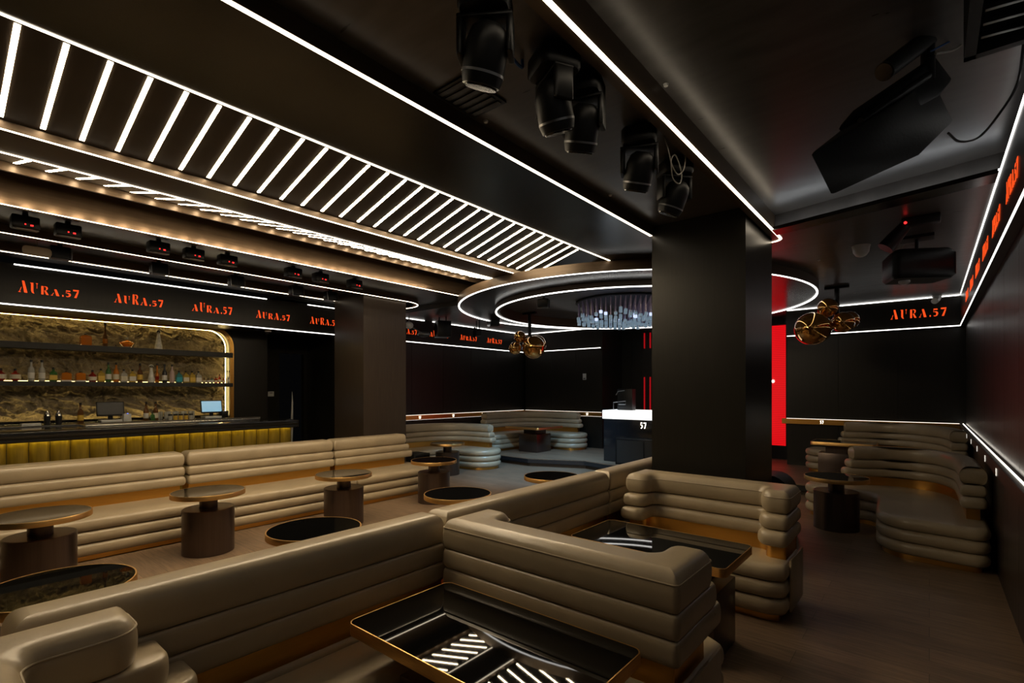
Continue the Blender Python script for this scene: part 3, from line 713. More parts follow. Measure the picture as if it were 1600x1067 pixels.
# rock wall
def rock():
    ny, nz = 380, 130; vs = []; fs = []; y0, y1, z0, z1 = AY0, AY1+.0, 1.1, AZ1
    from mathutils import noise
    for j in range(nz+1):
        for i in range(ny+1):
            y = y0+(y1-y0)*i/ny; z = z0+(z1-z0)*j/nz
            # keep inside the rounded corner
            yy, zz = y, z; cy, cz = AY1-AR, AZ1-AR
            if y > cy and z > cz:
                d = math.hypot(y-cy, z-cz)
                m_ = max((y-cy), (z-cz))
                if d > 1e-6: f_ = m_/d; yy = cy+(y-cy)*f_; zz = cz+(z-cz)*f_
            q = Vector((yy*2.6+.8*noise.noise(Vector((yy*2.6, zz*2.6, 3))), zz*4.2+yy*1.3, 1.7))
            rg = lambda p: 1.5*max(0, .5-abs(noise.noise(p)))**1.6
            h = .45*rg(q)+.50*rg(q*2.3+Vector((5, 1, 2)))+.34*rg(q*5.1)+.16*rg(q*10.7)
            vs.append((-10.06+.26*h, yy, zz))
    for j in range(nz):
        for i in range(ny):
            a = j*(ny+1)+i; fs.append((a, a+1, a+ny+2, a+ny+1))
    return MB().add(vs, fs)
struct('wall_rock', rock(), 'rock', smooth=True, angle=180)
struct('wall_bar_back', MB().box(-10.17, -10.05, AY0, AY1+.3, 0, 3.3), 'paint_black')
# lights following the niche edge
e = []
cc = [(AY1-AR+(AR-.02)*math.cos(PI/2*k/10), AZ1-AR+(AR-.02)*math.sin(PI/2*k/10)) for k in range(11)]
tube = [(-9.85, AY1-.02, 1.2)]+[(-9.85, a, b) for a, b in cc]+[(-9.85, AY0, AZ1-.02)]
tag(MB().tube(tube, .008, 6).build('niche_light', 'led_amber', org=(-9.8, 1, 2.7)), 'warm hidden light line round the rock niche above the bar', 'light strip')
def shelf(z0, z1, label):
    t = thing('bar_shelf', (-9.7, 1.1, z0), label, 'shelf', 'black shelves in front of the rock wall'); O = (-9.7, 1.1, z0)
    MB().box(-9.80, -9.56, AY0, AY1-.002, z0, z1).build('shelf_board', 'paint_black', t, O)
    MB().box(-9.799, -9.793, AY0, AY1-.05, z1+.0005, z1+.010).build('rear_light', 'led_shelf', t, O)
    MB().box(-9.806, -9.8005, AY0, AY1-.05, z0, z1).build('light_holder', 'paint_black', t, O)
shelf(2.235, 2.32, 'upper black bar shelf carrying four bottles')
shelf(1.715, 1.78, 'lower black bar shelf crowded with bottles')
tag(MB().box(-9.85, -9.835, AY0, 3.6, 1.171, 1.186).build('back_counter_light', 'led_amber', org=(-9.84, 1, 1.171)), 'warm light line along the foot of the rock wall', 'light strip')

# bottles
def gmat(n, c, tr=.6, r=.08, em=None): return mat(n, c, r, trans=tr, ior=1.4)
for n_, c_ in [('glass_clear', (.75, .75, .7)), ('glass_amber', (.85, .30, .03)), ('glass_gold', (.85, .62, .12)), ('glass_green', (.10, .28, .08)), ('glass_red', (.45, .04, .02)), ('glass_brown', (.22, .10, .03)), ('glass_teal', (.1, .45, .5))]: gmat(n_, c_)
mat('ceramic_white', (.62, .60, .55), .3, noise=.25, nscale=25); mat('label_cream', (.62, .56, .42), .6); mat('label_white', (.65, .63, .58), .6); mat('cap_black', (.02, .02, .02), .3); mat('label_teal', (.02, .35, .45), .5); mat('pink_matte', (.5, .36, .33), .4); mat('label_yellow', (.65, .42, .06), .5)
SH = {  # profile (r, z) body; label z-range; cap z
 'tall': ([(.033, 0), (.036, .01), (.036, .15), (.030, .18), (.013, .21), (.013, .27)], (.04, .12), .27, .30),
 'square': ([(.040, 0), (.044, .008), (.044, .115), (.036, .135), (.014, .15), (.014, .175)], (.02, .09), .175, .20),
 'squat': ([(.040, 0), (.048, .02), (.050, .06), (.042, .10), (.016, .125), (.014, .15)], (.02, .075), .15, .175),
 'wide': ([(.058, 0), (.06, .01), (.06, .11), (.05, .125), (.02, .13), (.02, .135)], (.0, .02), .135, .15),
 'round': ([(.025, 0), (.045, .02), (.056, .06), (.045, .10), (.016, .12), (.014, .145)], (.03, .09), .145, .17),
 'slim': ([(.026, 0), (.027, .01), (.026, .13), (.012, .17), (.010, .28)], (.04, .10), .28, .31)}
def bottle(loc, shp, m, label, lm='label_cream', cm='cap_black', sc=1.0, group='bottles on the lower bar shelf', name='bottle', flat=None, nolabel=False):
    prof, lz, cz0, cz1 = SH[shp]
    t = thing(name, loc, label, 'bottle', group); n = 4 if shp in ('square', 'wide') else 18
    b = MB().lathe([(r*sc*(1.25 if n == 4 else 1), z*sc) for r, z in prof], n=n)
    if n == 4: b.xf(Matrix.Rotation(PI/4, 4, 'Z'))
    b.build('glass_body', m, t, smooth=n > 4, angle=50)
    if not nolabel:
        rr = max(r for r, z in prof)*sc*1.02*(1.25 if n == 4 else 1)
        q = MB().lathe([(rr, lz[0]*sc), (rr, lz[1]*sc)], n=n)
        if n == 4: q.xf(Matrix.Rotation(PI/4, 4, 'Z'))
        q.build('paper_label', lm, t, smooth=n > 4, angle=50)
    MB().lathe([(.016*sc, cz0*sc-.004), (.016*sc, cz1*sc)], n=12).build('cap', cm, t, smooth=True)
    return t
ZU, ZL, XB = 2.321, 1.781, -9.67
gU = 'bottles on the upper bar shelf'
bottle((XB, 1.70, ZU), 'wide', 'glass_amber', 'orange rounded block bottle, leftmost on the upper bar shelf', sc=1.15, group=gU, nolabel=True)
bottle((XB, 1.93, ZU), 'slim', 'glass_brown', 'tall slim brown bottle, second on the upper bar shelf', lm='glass_amber', sc=1.15, group=gU)
t = thing('decanter', (XB, 2.20, ZU), 'low flared amber decanter, third on the upper bar shelf', 'bottle', gU)
MB().lathe([(.045, 0), (.05, .01), (.10, .075), (.085, .09), (.03, .10), (.015, .12)], n=24).build('glass_body', 'glass_amber', t, smooth=True)
MB().sphere((0, 0, .145), .022).build('stopper', 'glass_clear', t, smooth=True); MB().lathe([(.055, -.0), (.058, .012)], n=24).build('base_ring', 'glass_clear', t)
def ceramic(loc, label, group, sc=1):
    t = thing('ceramic_bottle', loc, label, 'bottle', group)
    MB().lathe([(r*sc, z*sc) for r, z in [(.05, 0), (.054, .01), (.05, .06), (.036, .14), (.026, .20), (.02, .25), (.028, .262)]], n=24).build('ceramic_body', 'ceramic_white', t, smooth=True)
    MB().sphere((0, 0, .285*sc), .026*sc).build('stopper', 'steel', t, smooth=True)
    MB().tube([(0, .034*math.cos(a)*sc, (.285+.03*math.sin(a))*sc) for a in [PI*k/8 for k in range(9)]], .005*sc).build('loop', 'ceramic_white', t, smooth=True)
ceramic((XB, 2.62, ZU), 'tall white patterned ceramic bottle with ring stopper on the upper bar shelf', gU)
row = [(.83,'round','glass_red','label_cream','red round bottle with cream label, cut by the left edge'),(.97,'round','glass_red','label_cream','dark red round bottle, second from the left edge'),(1.13,'tall','glass_clear','label_white','clear tall bottle left of a second clear one'),
 (1.24,'tall','glass_clear','label_white','clear tall bottle beside the gold-capped green label one'),(1.36,'square','glass_green','label_yellow','green square bottle with a gold band'),(1.50,'wide','glass_amber','label_white','orange block bottle, left of the pair'),
 (1.66,'wide','glass_amber','label_white','orange block bottle, right of the pair'),(1.80,'squat','glass_red','label_cream','squat red bottle right of the orange blocks'),(1.90,'square','glass_gold','label_yellow','pale gold square bottle beside the green one'),
 (1.99,'tall','glass_green','label_white','tall green bottle with white label'),(2.085,'tall','glass_amber','label_cream','orange tall bottle right of the green one'),(2.18,'square','glass_clear','label_cream','clear short bottle with cream label'),
 (2.29,'square','glass_gold','label_white','yellow square bottle with white label'),(2.39,'tall','glass_brown','label_yellow','dark brown bottle left of the white ceramic one'),(2.52,'ceramic',0,0,0),(2.62,'slim','glass_amber','glass_red','slim orange bottle right of the ceramic one'),
 (2.725,'tall','cap_black','label_white','black bottle with white label'),(2.83,'tall','pink_matte','pink_matte','pink matte bottle'),(2.93,'square','glass_teal','label_teal','clear bottle with a turquoise foot'),(3.03,'square','glass_gold','label_cream','golden square bottle, left of two alike'),
 (3.125,'square','glass_gold','label_yellow','golden square bottle with yellow label'),(3.22,'square','glass_clear','label_white','clear square bottle right of the golden pair')]
for y, s_, m_, lm, lb in row:
    if s_ == 'ceramic': ceramic((XB, y, ZL), 'white patterned ceramic bottle standing among the lower shelf bottles', 'bottles on the lower bar shelf', .9); continue
    bottle((XB, y-.02, ZL), s_, m_, lb+', on the lower bar shelf', lm=lm)
row2 = [(3.31,'round','glass_brown','label_cream','brown round bottle with cream label'),(3.385,'round','glass_brown','label_white','dark round bottle with white disc label'),(3.455,'round','glass_teal','label_white','pale green round bottle'),(3.52,'square','glass_red','label_cream','short dark bottle with cream label'),
 (3.575,'tall','glass_red','label_white','red bottle with white label'),(3.63,'round','glass_red','label_cream','rightmost red round bottle'),]
for k, (y, s_, m_, lm, lb) in enumerate(row2):
    bottle((XB+.0, 3.30+.062*k-.01, ZL), s_, m_, lb+', near the right end of the lower bar shelf', lm=lm, sc=.53)
for k, (y, lb) in enumerate([(3.64, 'slim clear bottle, last but one at the right end of the lower bar shelf'), (3.69, 'slim clear bottle at the very right end of the lower bar shelf')]):
    bottle((XB+.02, 3.655+.04*k-.005, ZL), 'slim', 'glass_clear', lb, lm='label_white', sc=.72)

# things on the back counter
ZB = 1.171
def till(loc, label, on):
    t = thing('till', loc, label, 'cash register')
    MB().box(-.12, .10, -.13, .13, 0, .035).build('foot', 'white_plastic', t, bevel=.006)
    MB().box(-.02, .0, -.03, .03, .035, .12).build('stand', 'plastic_black', t)
    sc = MB().box(-.012, .012, -.17, .17, 0, .22).xf(Matrix.Rotation(-.2, 4, 'Y')).xf(Matrix.Translation((.02, 0, .09))).build('screen_body', 'plastic_black', t, bevel=.005)
    MB().box(.0125, .0145, -.155, .155, .02, .205).xf(Matrix.Rotation(-.2, 4, 'Y')).xf(Matrix.Translation((.02, 0, .09))).build('display', 'screen_on' if on else 'screen_off', sc)
    MB().sphere((.06, .20, .12), .008).build('status_light', 'blue_dot', t)
    MB().box(-.1, .1, .14, .24, 0, .12).build('printer', 'plastic_black' if on else 'white_plastic', t, bevel=.01)
    return t
till((-9.6, 1.98, ZB+.0), 'black touch-screen till in the middle of the back counter', 0)
till((-9.6, 3.38, ZB), 'till with a lit bluish screen at the right end of the back counter', 1)
gB = 'bottles and jars on the back counter'
bottle((-9.55, 1.62, ZB), 'tall', 'glass_brown', 'dark bottle left of the black till', group=gB, lm='label_yellow')
bottle((-9.55, 2.42, ZB), 'tall', 'glass_brown', 'dark bottle with white label right of the black till', group=gB, lm='label_white')
bottle((-9.52, 2.54, ZB), 'tall', 'glass_brown', 'dark bottle with cream label, second right of the black till', group=gB, lm='label_cream')
bottle((-9.42, 2.47, ZB), 'square', 'glass_green', 'low green bottle in front of the two dark ones', group=gB, sc=.7, nolabel=True)
for k in range(5):
    t = thing('spice_jar', (-9.45, 2.72+.075*k, ZB), '%s small jar in the row right of the black till' % ORD[k], 'jar', 'small jars on the back counter')
    MB().lathe([(.026, 0), (.03, .008), (.03, .07)], n=16).build('glass_body', 'label_yellow' if 0 < k < 4 else 'glass_clear', t, smooth=True)
    MB().lathe([(.03, .07), (.03, .095)], n=16).build('lid', 'cap_black', t, smooth=True)
for k in range(10):
    t = tag(MB().lathe([(.026, 0), (.03, .01), (.034, .13), (.031, .13), (.027, .015)], n=14).build('drinking_glass', 'glass_clear', org=(0, 0, 0), smooth=True), '%s upturned drinking glass standing between the two tills' % ORD[k], 'glass', 'drinking glasses on the back counter')
    t.location = (-9.62-.08*(k % 2), 2.60+.058*k, ZB)
for k, (y, lb) in enumerate([(1.26, 'black cocktail shaker left of the dark bottle'), (1.38, 'second black cocktail shaker beside the first')]):
    t = thing('cocktail_shaker', (-9.55, y, ZB), lb, 'shaker', 'cocktail shakers')
    MB().lathe([(.03, 0), (.04, .12)], n=18).build('cup', 'cap_black', t, smooth=True); MB().lathe([(.04, .12), (.036, .15), (.02, .17), (.018, .19)], n=18).build('lid', 'steel', t, smooth=True)
tag(MB().box(-9.5, -9.38, .98, 1.18, ZB, ZB+.03).build('bar_tray', 'white_plastic', org=(-9.44, 1.08, ZB), bevel=.004), 'white flat tray at the left of the back counter', 'tray')

# light switch and door area
t = thing('light_switch', (-10.29, 4.72, 1.58), 'small white wall switch by the dark doorway', 'switch')
MB().box(0, .012, -.06, .06, -.05, .05).build('plate', 'white_plastic', t, bevel=.003); MB().box(.012, .014, -.03, .03, .01, .03).build('rocker', 'metal_grey', t)
tag(MB().tube([(-10.26, 5.10, .0), (-10.23, 5.13, .9), (-10.27, 5.16, 1.4), (-10.3, 5.17, 1.62)], .02, 8, rs=[.028, .026, .016, .004]).build('leaning_pole', 'white_plastic', org=(-10.2, 5.1, 0), smooth=True), 'pale curved pole leaning in the dark doorway', 'pole')
def dome_cam(loc, label, m='white_plastic'):
    t = thing('dome_camera', loc, label, 'camera', 'small dome cameras')
    MB().lathe([(.055, -.03), (.06, 0)], n=24).build('ring', m, t, smooth=True); MB().sphere((0, 0, -.03), .045).build('dome', 'lens_glass', t, smooth=True)
dome_cam((-9.05, 4.10, 2.719), 'small round camera under the band beside the bar niche')
t = thing('dome_camera', (.10, YF-.16, 3.20), 'white bullet-shaped camera in the far right ceiling corner', 'camera')
MB().lathe([(.06, .0), (.065, .05), (.06, .1)], n=20).build('mount', 'white_plastic', t, smooth=True); MB().tube([(0, 0, .0), (-.03, -.12, -.05)], .05, 16).build('lens_body', 'white_plastic', t, smooth=True)
t = thing('wall_plate', (-6.92, YF-.002, 2.02), 'small pale plate on the far wall left of the booth', 'switch')
MB().box(-.05, .05, -.012, 0, -.09, .07).build('plate', 'white_plastic', t, bevel=.003); MB().box(-.03, .03, -.016, -.012, -.07, -.045).build('slot', 'plastic_black', t)

# ------------------------------------------------------------------ stage: booth, screen
t = thing('dj_booth', (-4.2, 9.6, .17), 'black booth counter with a glowing white top band', 'booth'); O = (-4.2, 9.6, .17)
MB().box(-5.28, -3.0, 9.38, 10.1, .171, 1.06).build('body', 'stage_black', t, O, bevel=.01)
MB().box(-5.30, -2.98, 9.36, 10.12, 1.06, 1.235).build('glowing_band', 'acrylic_lit', t, O, bevel=.006)
L, _ = letters('57', .12)
mb = MB(); [mb.add(q.v, q.f) for ch, q in L]; mb.xf(Matrix.Translation((-4.45, 9.378, .89))).build('lit_number', 'sign_white', t, O)
t = thing('subwoofer', (-4.2, 9.2, .17), 'black speaker box standing against the front of the glowing booth', 'speaker'); O = (-4.2, 9.2, .17)
MB().box(-4.85, -3.6, 9.08, 9.35, .171, .70).build('cabinet', 'plastic_black', t, O, bevel=.01)
MB().box(-4.81, -4.24, 9.07, 9.08, .21, .66).build('grille', 'paint_black', t, O); MB().box(-4.21, -3.64, 9.07, 9.08, .21, .66).build('grille', 'paint_black', t, O)
t = thing('monitor_speaker', (-5.0, 9.62, 1.236), 'upright black monitor with chrome frame on the booth top', 'speaker'); O = (-5.0, 9.62, 1.236)
MB().box(-5.08, -4.74, 9.6, 9.78, 1.236, 1.68).build('cabinet', 'plastic_black', t, O, bevel=.008)
MB().tube([(-5.14, 9.55, 1.236), (-5.14, 9.55, 1.40), (-4.86, 9.55, 1.43), (-4.86, 9.55, 1.36), (-5.02, 9.55, 1.36)], .01, 8).build('chrome_frame', 'metal_grey', t, O, smooth=True)
MB().tube([(-5.10, 9.58, 1.55), (-5.05, 9.58, 1.63), (-4.9, 9.58, 1.65)], .009, 8).build('arm', 'metal_grey', t, O, smooth=True)
t = thing('led_screen', (-3.6, 12.1, .46), 'tall bright red LED screen seen right of the big black pillar', 'screen'); O = (-3.6, 12.1, .46)
MB().box(-3.8, -2.28, 12.06, 12.2, .171, 3.12).build('frame', 'plastic_black', t, O)
MB().box(-3.72, -2.37, 12.05, 12.059, .46, 3.06).build('display', 'screen_red', t, O)
ast = MB()
for k in range(8):
    a = k*PI/4; ast.add([(-2.62+.01*math.cos(a+PI/2), 12.048, 1.85+.01*math.sin(a+PI/2)), (-2.62-.01*math.cos(a+PI/2), 12.048, 1.85-.01*math.sin(a+PI/2)), (-2.62+.05*math.cos(a), 12.048, 1.85+.05*math.sin(a))], [(0, 1, 2)])
ast.build('white_emblem', 'sign_white', t, O)
for k, (x, z0, z1) in enumerate([(-5.73, .6, 3.15), (-5.57, .6, 3.15)]):
    tag(MB().box(x-.01, x+.01, 12.30, 12.34, z0, 2.0).box(x-.01, x+.01, 12.30, 12.34, 2.75, z1).build('red_light_tube', 'red_line', org=(x, 12.32, z0)), '%s thin red light tube behind the booth, left of the pillar' % ['left', 'right'][k], 'light tube', 'red tubes behind the booth')
# speakers on the floor
t = thing('floor_speaker', (-8.0, 6.3, 0), 'dark cube speaker on the floor beside the left pillar', 'speaker')
MB().box(-.0, .42, -.1, .3, 0, .42).build('cabinet', 'paint_black', t, bevel=.015); MB().box(.42, .426, -.07, .27, .03, .39).build('grille', 'plastic_black', t)
t = thing('stage_monitor', (-1.47, 6.24, 0), 'low black round-topped box behind the far C-shaped sofa', 'speaker')
P = [(-.3, 0), (.32, 0)]+[(.12+.2*math.cos(a), .52+.2*math.sin(a)) for a in [PI/2*k/6 for k in range(7)]]+[(-.3, .72)]
xz = MB(); n = len(P); xz.add([(a, -.2, b) for a, b in P]+[(a, .2, b) for a, b in P], [tuple(range(n)), tuple(range(2*n-1, n-1, -1))]+[(i, i+n, (i+1) % n+n, (i+1) % n) for i in range(n)])
xz.build('cabinet', 'paint_black', t, smooth=True); MB().box(-.27, .1, -.206, -.2, .04, .66).build('grille', 'plastic_black', t)

# ------------------------------------------------------------------ amber glass lamps
def lamp(loc, zc, globes, label):
    t = thing('globe_lamp', (loc[0], loc[1], zc), label, 'lamp', 'amber glass globe lamps')
    MB().box(-.16, .16, -.03, .03, -.04, 0).build('ceiling_bracket', 'plastic_black', t)
    MB().tube([(0, 0, -.03), (0, 0, -.55)], .035, 14).build('stem', 'plastic_black', t, smooth=True)
    for (dx, dz, dy, r) in globes:
        c = Vector((dx*.769, dx*.639, dz)) + Vector((.639, -.769, 0))*dy
        g = MB().sphere(c, r, 40, 24).build('glass_globe', 'amber_glass', t, smooth=True)
        MB().sphere(c, r*.96, 32, 20).build('inner_wall', 'amber_glass', g, smooth=True)
        MB().tube([(0, 0, -.5), tuple(c*.6+Vector((0, 0, -.15))), tuple(c)], .008, 8).build('arm', 'brass', t, smooth=True)
        d = (Vector((.639, -.769, 0))).normalized()
        MB().tube([tuple(c+d*r*.55), tuple(c+d*r*.6)], r*.72, 28).build('reflector', 'brass', g, smooth=True)
lamp((-1.09, 9.11), 3.25, [(-.40, -.66, .05, .25), (-.14, -.33, 0, .14), (.03, -.57, .1, .155), (.22, -.52, -.05, .14), (-.1, -.62, -.15, .12)], 'cluster of amber glass globes hanging before the right wall lettering')
lamp((-6.3, 8.15), 3.25, [(.08, -.72, .05, .235), (-.30, -.74, .05, .13), (-.2, -.5, 0, .12), (.15, -.65, -.15, .2)], 'cluster of amber glass globes hanging in the far left under the ring')

# ------------------------------------------------------------------ show lights and speakers on the ceiling
def moving_head(label, name='moving_head_light'):
    t = thing(name, (0, 0, 0), label, 'stage light', 'moving-head lights in the ceiling slot')
    MB().box(-.04, .04, -.04, .04, -.03, .0).build('clamp', 'plastic_black', t)
    MB().slab([(rpoly(rect(-.10, .10, -.10, .10), .04, 4), -.13), (rpoly(rect(-.11, .11, -.11, .11), .045, 4), -.115), (rpoly(rect(-.11, .11, -.11, .11), .045, 4), -.045), (rpoly(rect(-.10, .10, -.10, .10), .04, 4), -.03)]).build('base', 'plastic_black', t, smooth=True)
    y = MB()
    for s in (-1, 1): y.prism(rpoly(rect(s*.105-.014, s*.105+.014, -.05, .05), .013, 3), -.30, -.145)
    y.box(-.118, .118, -.05, .05, -.15, -.132).build('yoke', 'plastic_black', t, bevel=.006)
    hd = MB().lathe([(.06, -.12), (.080, -.115), (.090, -.08), (.090, .04), (.075, .09), (.045, .115)], n=24)
    h = hd.build('head', 'plastic_black', t, smooth=True); h.location = (0, 0, -.285); h.rotation_euler = (.35, .25, 0)
    MB().lathe([(.068, -.124), (.074, -.112)], n=24).build('lens', 'lens_glass', h, smooth=True)
    MB().lathe([(.0915, -.075), (.0915, -.065)], n=24).build('trim_ring', 'metal_grey', h, smooth=True)
    return t
mh = moving_head('topmost moving-head light in the dark ceiling slot, cut by the top edge')
mh.location = (-1.44, 1.56, 3.349); mh.rotation_euler = (0, 0, .6)
for (y, rz, lb) in [(2.06, -.5, 'second moving-head light from the top in the slot, tilted left with a lit edge'), (2.33, .3, 'third moving-head light in the slot, right of the tilted one'),
                    (3.02, .4, 'fourth moving-head light in the slot, beside the loose cable loops'), (3.60, .9, 'fifth moving-head light, just before the big pillar')]:
    o = dup(mh, (-1.44, y, 3.349), rz, lb)
def cable(pts, m, label, r=.006):
    sp = []
    Q = [Vector(p) for p in pts]; Q = [Q[0]*2-Q[1]]+Q+[Q[-1]*2-Q[-2]]
    for i in range(1, len(Q)-2):
        for k in range(8):
            u = k/8; a, b, c_, d = Q[i-1], Q[i], Q[i+1], Q[i+2]
            sp.append(tuple(.5*((2*b)+(c_-a)*u+(2*a-5*b+4*c_-d)*u*u+(3*b-a-3*c_+d)*u**3)))
    sp.append(tuple(Q[-2]))
    return tag(MB().tube(sp, r, 6).build('cable', m, org=pts[0], smooth=True), label, 'cable')
cable([(-1.33, 3.12, 3.349), (-1.31, 3.2, 3.18), (-1.31, 3.25, 3.06), (-1.30, 3.34, 3.05), (-1.31, 3.40, 3.14), (-1.32, 3.32, 3.24), (-1.31, 3.22, 3.16), (-1.30, 3.30, 3.10), (-1.30, 3.42, 3.18), (-1.30, 3.46, 3.349)], 'cable_grey', 'loose pale cable loops hanging by the fourth moving head', .004)
cable([(-1.60, 1.90, 3.349), (-1.59, 1.90, 3.31), (-1.60, 1.96, 3.30), (-1.61, 2.02, 3.31), (-1.61, 2.02, 3.349)], 'cable_blue', 'short blue cable above the second moving head', .008)
t = thing('ceiling_vent', (-2.04, 2.08, 3.349), 'square black ceiling vent beside the light slot', 'vent')
MB().box(-.13, .13, -.17, .17, -.012, 0).build('frame', 'plastic_black', t, bevel=.003)
for k in range(6): MB().box(-.11, .11, -.15+k*.053, -.12+k*.053, -.018, -.012).build('slat', 'metal_grey' if False else 'paint_black', t)
for k, (x, y, zc) in enumerate([(-2.15, 2.33, 3.349), (-2.13, 3.9, 3.349), (-1.17, 2.8, 3.419)]):
    tag(MB().lathe([(.012, -.012), (.016, 0)], (x, y, zc), 12).build('sprinkler_cap', 'white_plastic', org=(x, y, zc)), '%s tiny white cap in the ceiling beside the dark slot' % ORD[k], 'ceiling cap')
for k, (x, y) in enumerate([(-1.04, 7.14), (-.94, 9.89)]):
    tag(MB().lathe([(.014, -.012), (.018, 0)], (x, y, 3.249), 12).build('sprinkler_cap', 'white_plastic', org=(x, y, 3.249)), ['tiny white cap in the low ceiling near the white cup-shaped unit', 'tiny white cap in the low ceiling near the amber globes'][k], 'ceiling cap')

# par heads in the first left slot and floods in the second
def par_head(loc, label, rz=0):
    t = thing('par_light', loc, label, 'stage light', 'black stage lights in the left ceiling slot', rz)
    MB().box(-.02, .02, -.02, .02, -.03, 0).build('clamp', 'plastic_black', t)
    MB().box(-.07, .07, -.10, .10, -.15, -.03).build('housing', 'plastic_black', t, bevel=.015)
    MB().tube([(.06, -.085, -.16), (.10, -.07, -.17), (.10, .07, -.17), (.06, .085, -.16)], .007, 8).build('bracket', 'metal_grey', t, smooth=True)
    MB().box(.0705, .073, -.01, .0, -.12, -.11).box(.0705, .073, .03, .05, -.125, -.112).build('status_light', 'red_dot', t)
    return t
ph = par_head((-6.65, .72, 3.339), 'first black stage light in the left slot, at the left edge')
for k, (y, lb) in enumerate([(1.03, 'second black stage light in the left slot, showing red dots'), (1.80, 'third black stage light in the left slot, above the loop light line'), (2.15, 'fourth black stage light in the left slot'), (2.52, 'fifth black stage light in the left slot'), (3.35, 'sixth black stage light in the left slot, with red display'),
                             (3.75, 'seventh black stage light in the left slot'), (4.3, 'eighth black stage light in the left slot, nearest the far end')]):
    dup(ph, (-6.65, y, 3.339), label=lb)
def flood(loc, label):
    t = thing('flood_light', loc, label, 'stage light', 'framed flood lights in the slot over the bar')
    MB().box(-.07, .07, -.09, .09, -.17, -.03).build('housing', 'plastic_black', t, bevel=.01)
    MB().box(-.02, .02, -.02, .02, -.03, 0).build('clamp', 'plastic_black', t)
    MB().box(.0705, .074, -.075, .075, -.165, -.05).build('glass_front', 'screen_off', t)
    MB().tube([(.07, -.10, -.05), (.09, -.09, -.20), (.09, .09, -.20), (.07, .10, -.05)], .006, 8).build('bracket', 'metal_grey', t, smooth=True)
    return t
fl_ = flood((-7.75, 1.13, 3.339), 'first framed flood light in the slot over the bar, right of the pale tag')
for y, lb in [(2.1, 'second framed flood light in the slot over the bar'), (3.05, 'third framed flood light in the slot over the bar'), (3.95, 'fourth framed flood light in the slot over the bar'), (4.55, 'fifth framed flood light, just left of the brown pillar')]: dup(fl_, (-7.75, y, 3.339), label=lb)
t = thing('hanging_tag', (-7.6, .92, 3.19), 'pale wooden tag hanging in the slot over the bar', 'tag')
mb = MB().prism(rpoly(rect(-.12, .12, -.05, .05), .04), -.006, .006).xf(Matrix.Rotation(PI/2, 4, 'X')).xf(Matrix.Rotation(PI/2, 4, 'Z')).build('plate', 'wood_tag', t, smooth=True, angle=40)
MB().tube([(0, 0, .04), (0, 0, .149)], .004, 6).build('cord', 'cable_grey', t)

for (x, y, lb) in [(-5.1, 7.0, 'small black flood head hung inside the round ceiling ring, nearer one'), (-5.4, 9.3, 'small black flood head hung inside the round ceiling ring, farther one')]:
    o = dup(fl_, (x, y, 3.249), -1.2, lb, 'flood heads inside the ceiling ring')
# right-hand side: large speaker with cables
def aim_box(t, name, m, size, loc, rot, bevel=.012):
    x, y, z = size; o = MB().box(-x/2, x/2, -y/2, y/2, -z/2, z/2).build(name, m, t, bevel=bevel); o.location = loc; o.rotation_euler = rot; return o
t = thing('loudspeaker', (-.05, 3.2, 3.42), 'large black wedge loudspeaker hanging diagonally from the high ceiling', 'speaker')
c_ = t.location
F = Vector((-.639, .769, 0)); Rr = Vector((.769, .639, 0)); Zz = Vector((0, 0, 1))
def spk(u, v, d):
    d *= .84   # point from the photo's direction at a distance, kept as world coordinates
    return (F+Rr*((u-800)/785)+Zz*((610-v)/785))*d+Vector((0, 0, H))
# corners of the face, then pushed back
near_ = [(-.490, 2.80, 2.86), (-.430, 2.79, 2.72), (.035, 3.30, 3.02), (-.05, 3.26, 3.28)]
P0 = [spk(1266, 240, 2.75), spk(1299, 306, 2.75), spk(1437, 243, 2.85), spk(1399, 163, 2.85)]
dv = spk(1490, 190, 3.12)-spk(1437, 243, 2.85)
P1 = [p+dv for p in P0]
c0 = Vector(c_)
def hexa(P0, P1): return MB().add([p-c0 for p in P0+P1], [(0, 1, 2, 3), (7, 6, 5, 4), (0, 4, 5, 1), (1, 5, 6, 2), (2, 6, 7, 3), (3, 7, 4, 0)])
hexa(P0, P1).build('cabinet', 'paint_black', t, bevel=.01)
P2 = [spk(1308, 200, 2.9), spk(1330, 225, 2.9), spk(1470, 150, 3.0), spk(1440, 110, 3.0)]; P3 = [p+Vector((.05, .12, .12)) for p in P2]
hexa(P2, P3).build('rear_cabinet', 'plastic_black', t, bevel=.01)
a = spk(1450, 150, 3.05)-c0
MB().tube([tuple(a), (a.x, a.y, 0)], .03, 12).build('hanging_pole', 'plastic_black', t, smooth=True)
MB().tube([spk(1345, 190, 2.85)-c0, spk(1450, 118, 2.95)-c0], .018, 10).build('bracket_bar', 'metal_dark' if 'metal_dark' in MATS else 'plastic_black', t, smooth=True)
e1, e2 = spk(1382, 112, 2.95)-c0, spk(1450, 60, 3.05)-c0
MB().tube([e1, e2], .045, 20).build('cylinder_lamp', 'paint_black', t, smooth=True)
MB().tube([e1-(e2-e1).normalized()*.006, e1], .040, 20).build('lens_cover', 'lens_glass', t, smooth=True)
def W(u, v, d): return tuple(spk(u, v, d))
cable([W(1440, 75, 3.0), W(1475, 40, 3.05), W(1500, 20, 3.1), W(1515, 15, 3.1), W(1505, 40, 3.1), W(1490, 60, 3.05)], 'cable_black', 'black cable bunch above the large loudspeaker', .008)
cable([W(1455, 80, 3.0), W(1490, 62, 3.05), W(1520, 48, 3.1), W(1530, 40, 3.15)], 'cable_blue', 'thin blue cable above the large loudspeaker', .005)
cable([W(1462, 84, 3.0), W(1495, 76, 3.05), W(1512, 55, 3.1)], 'cable_grey', 'pale brown cable above the large loudspeaker', .006)
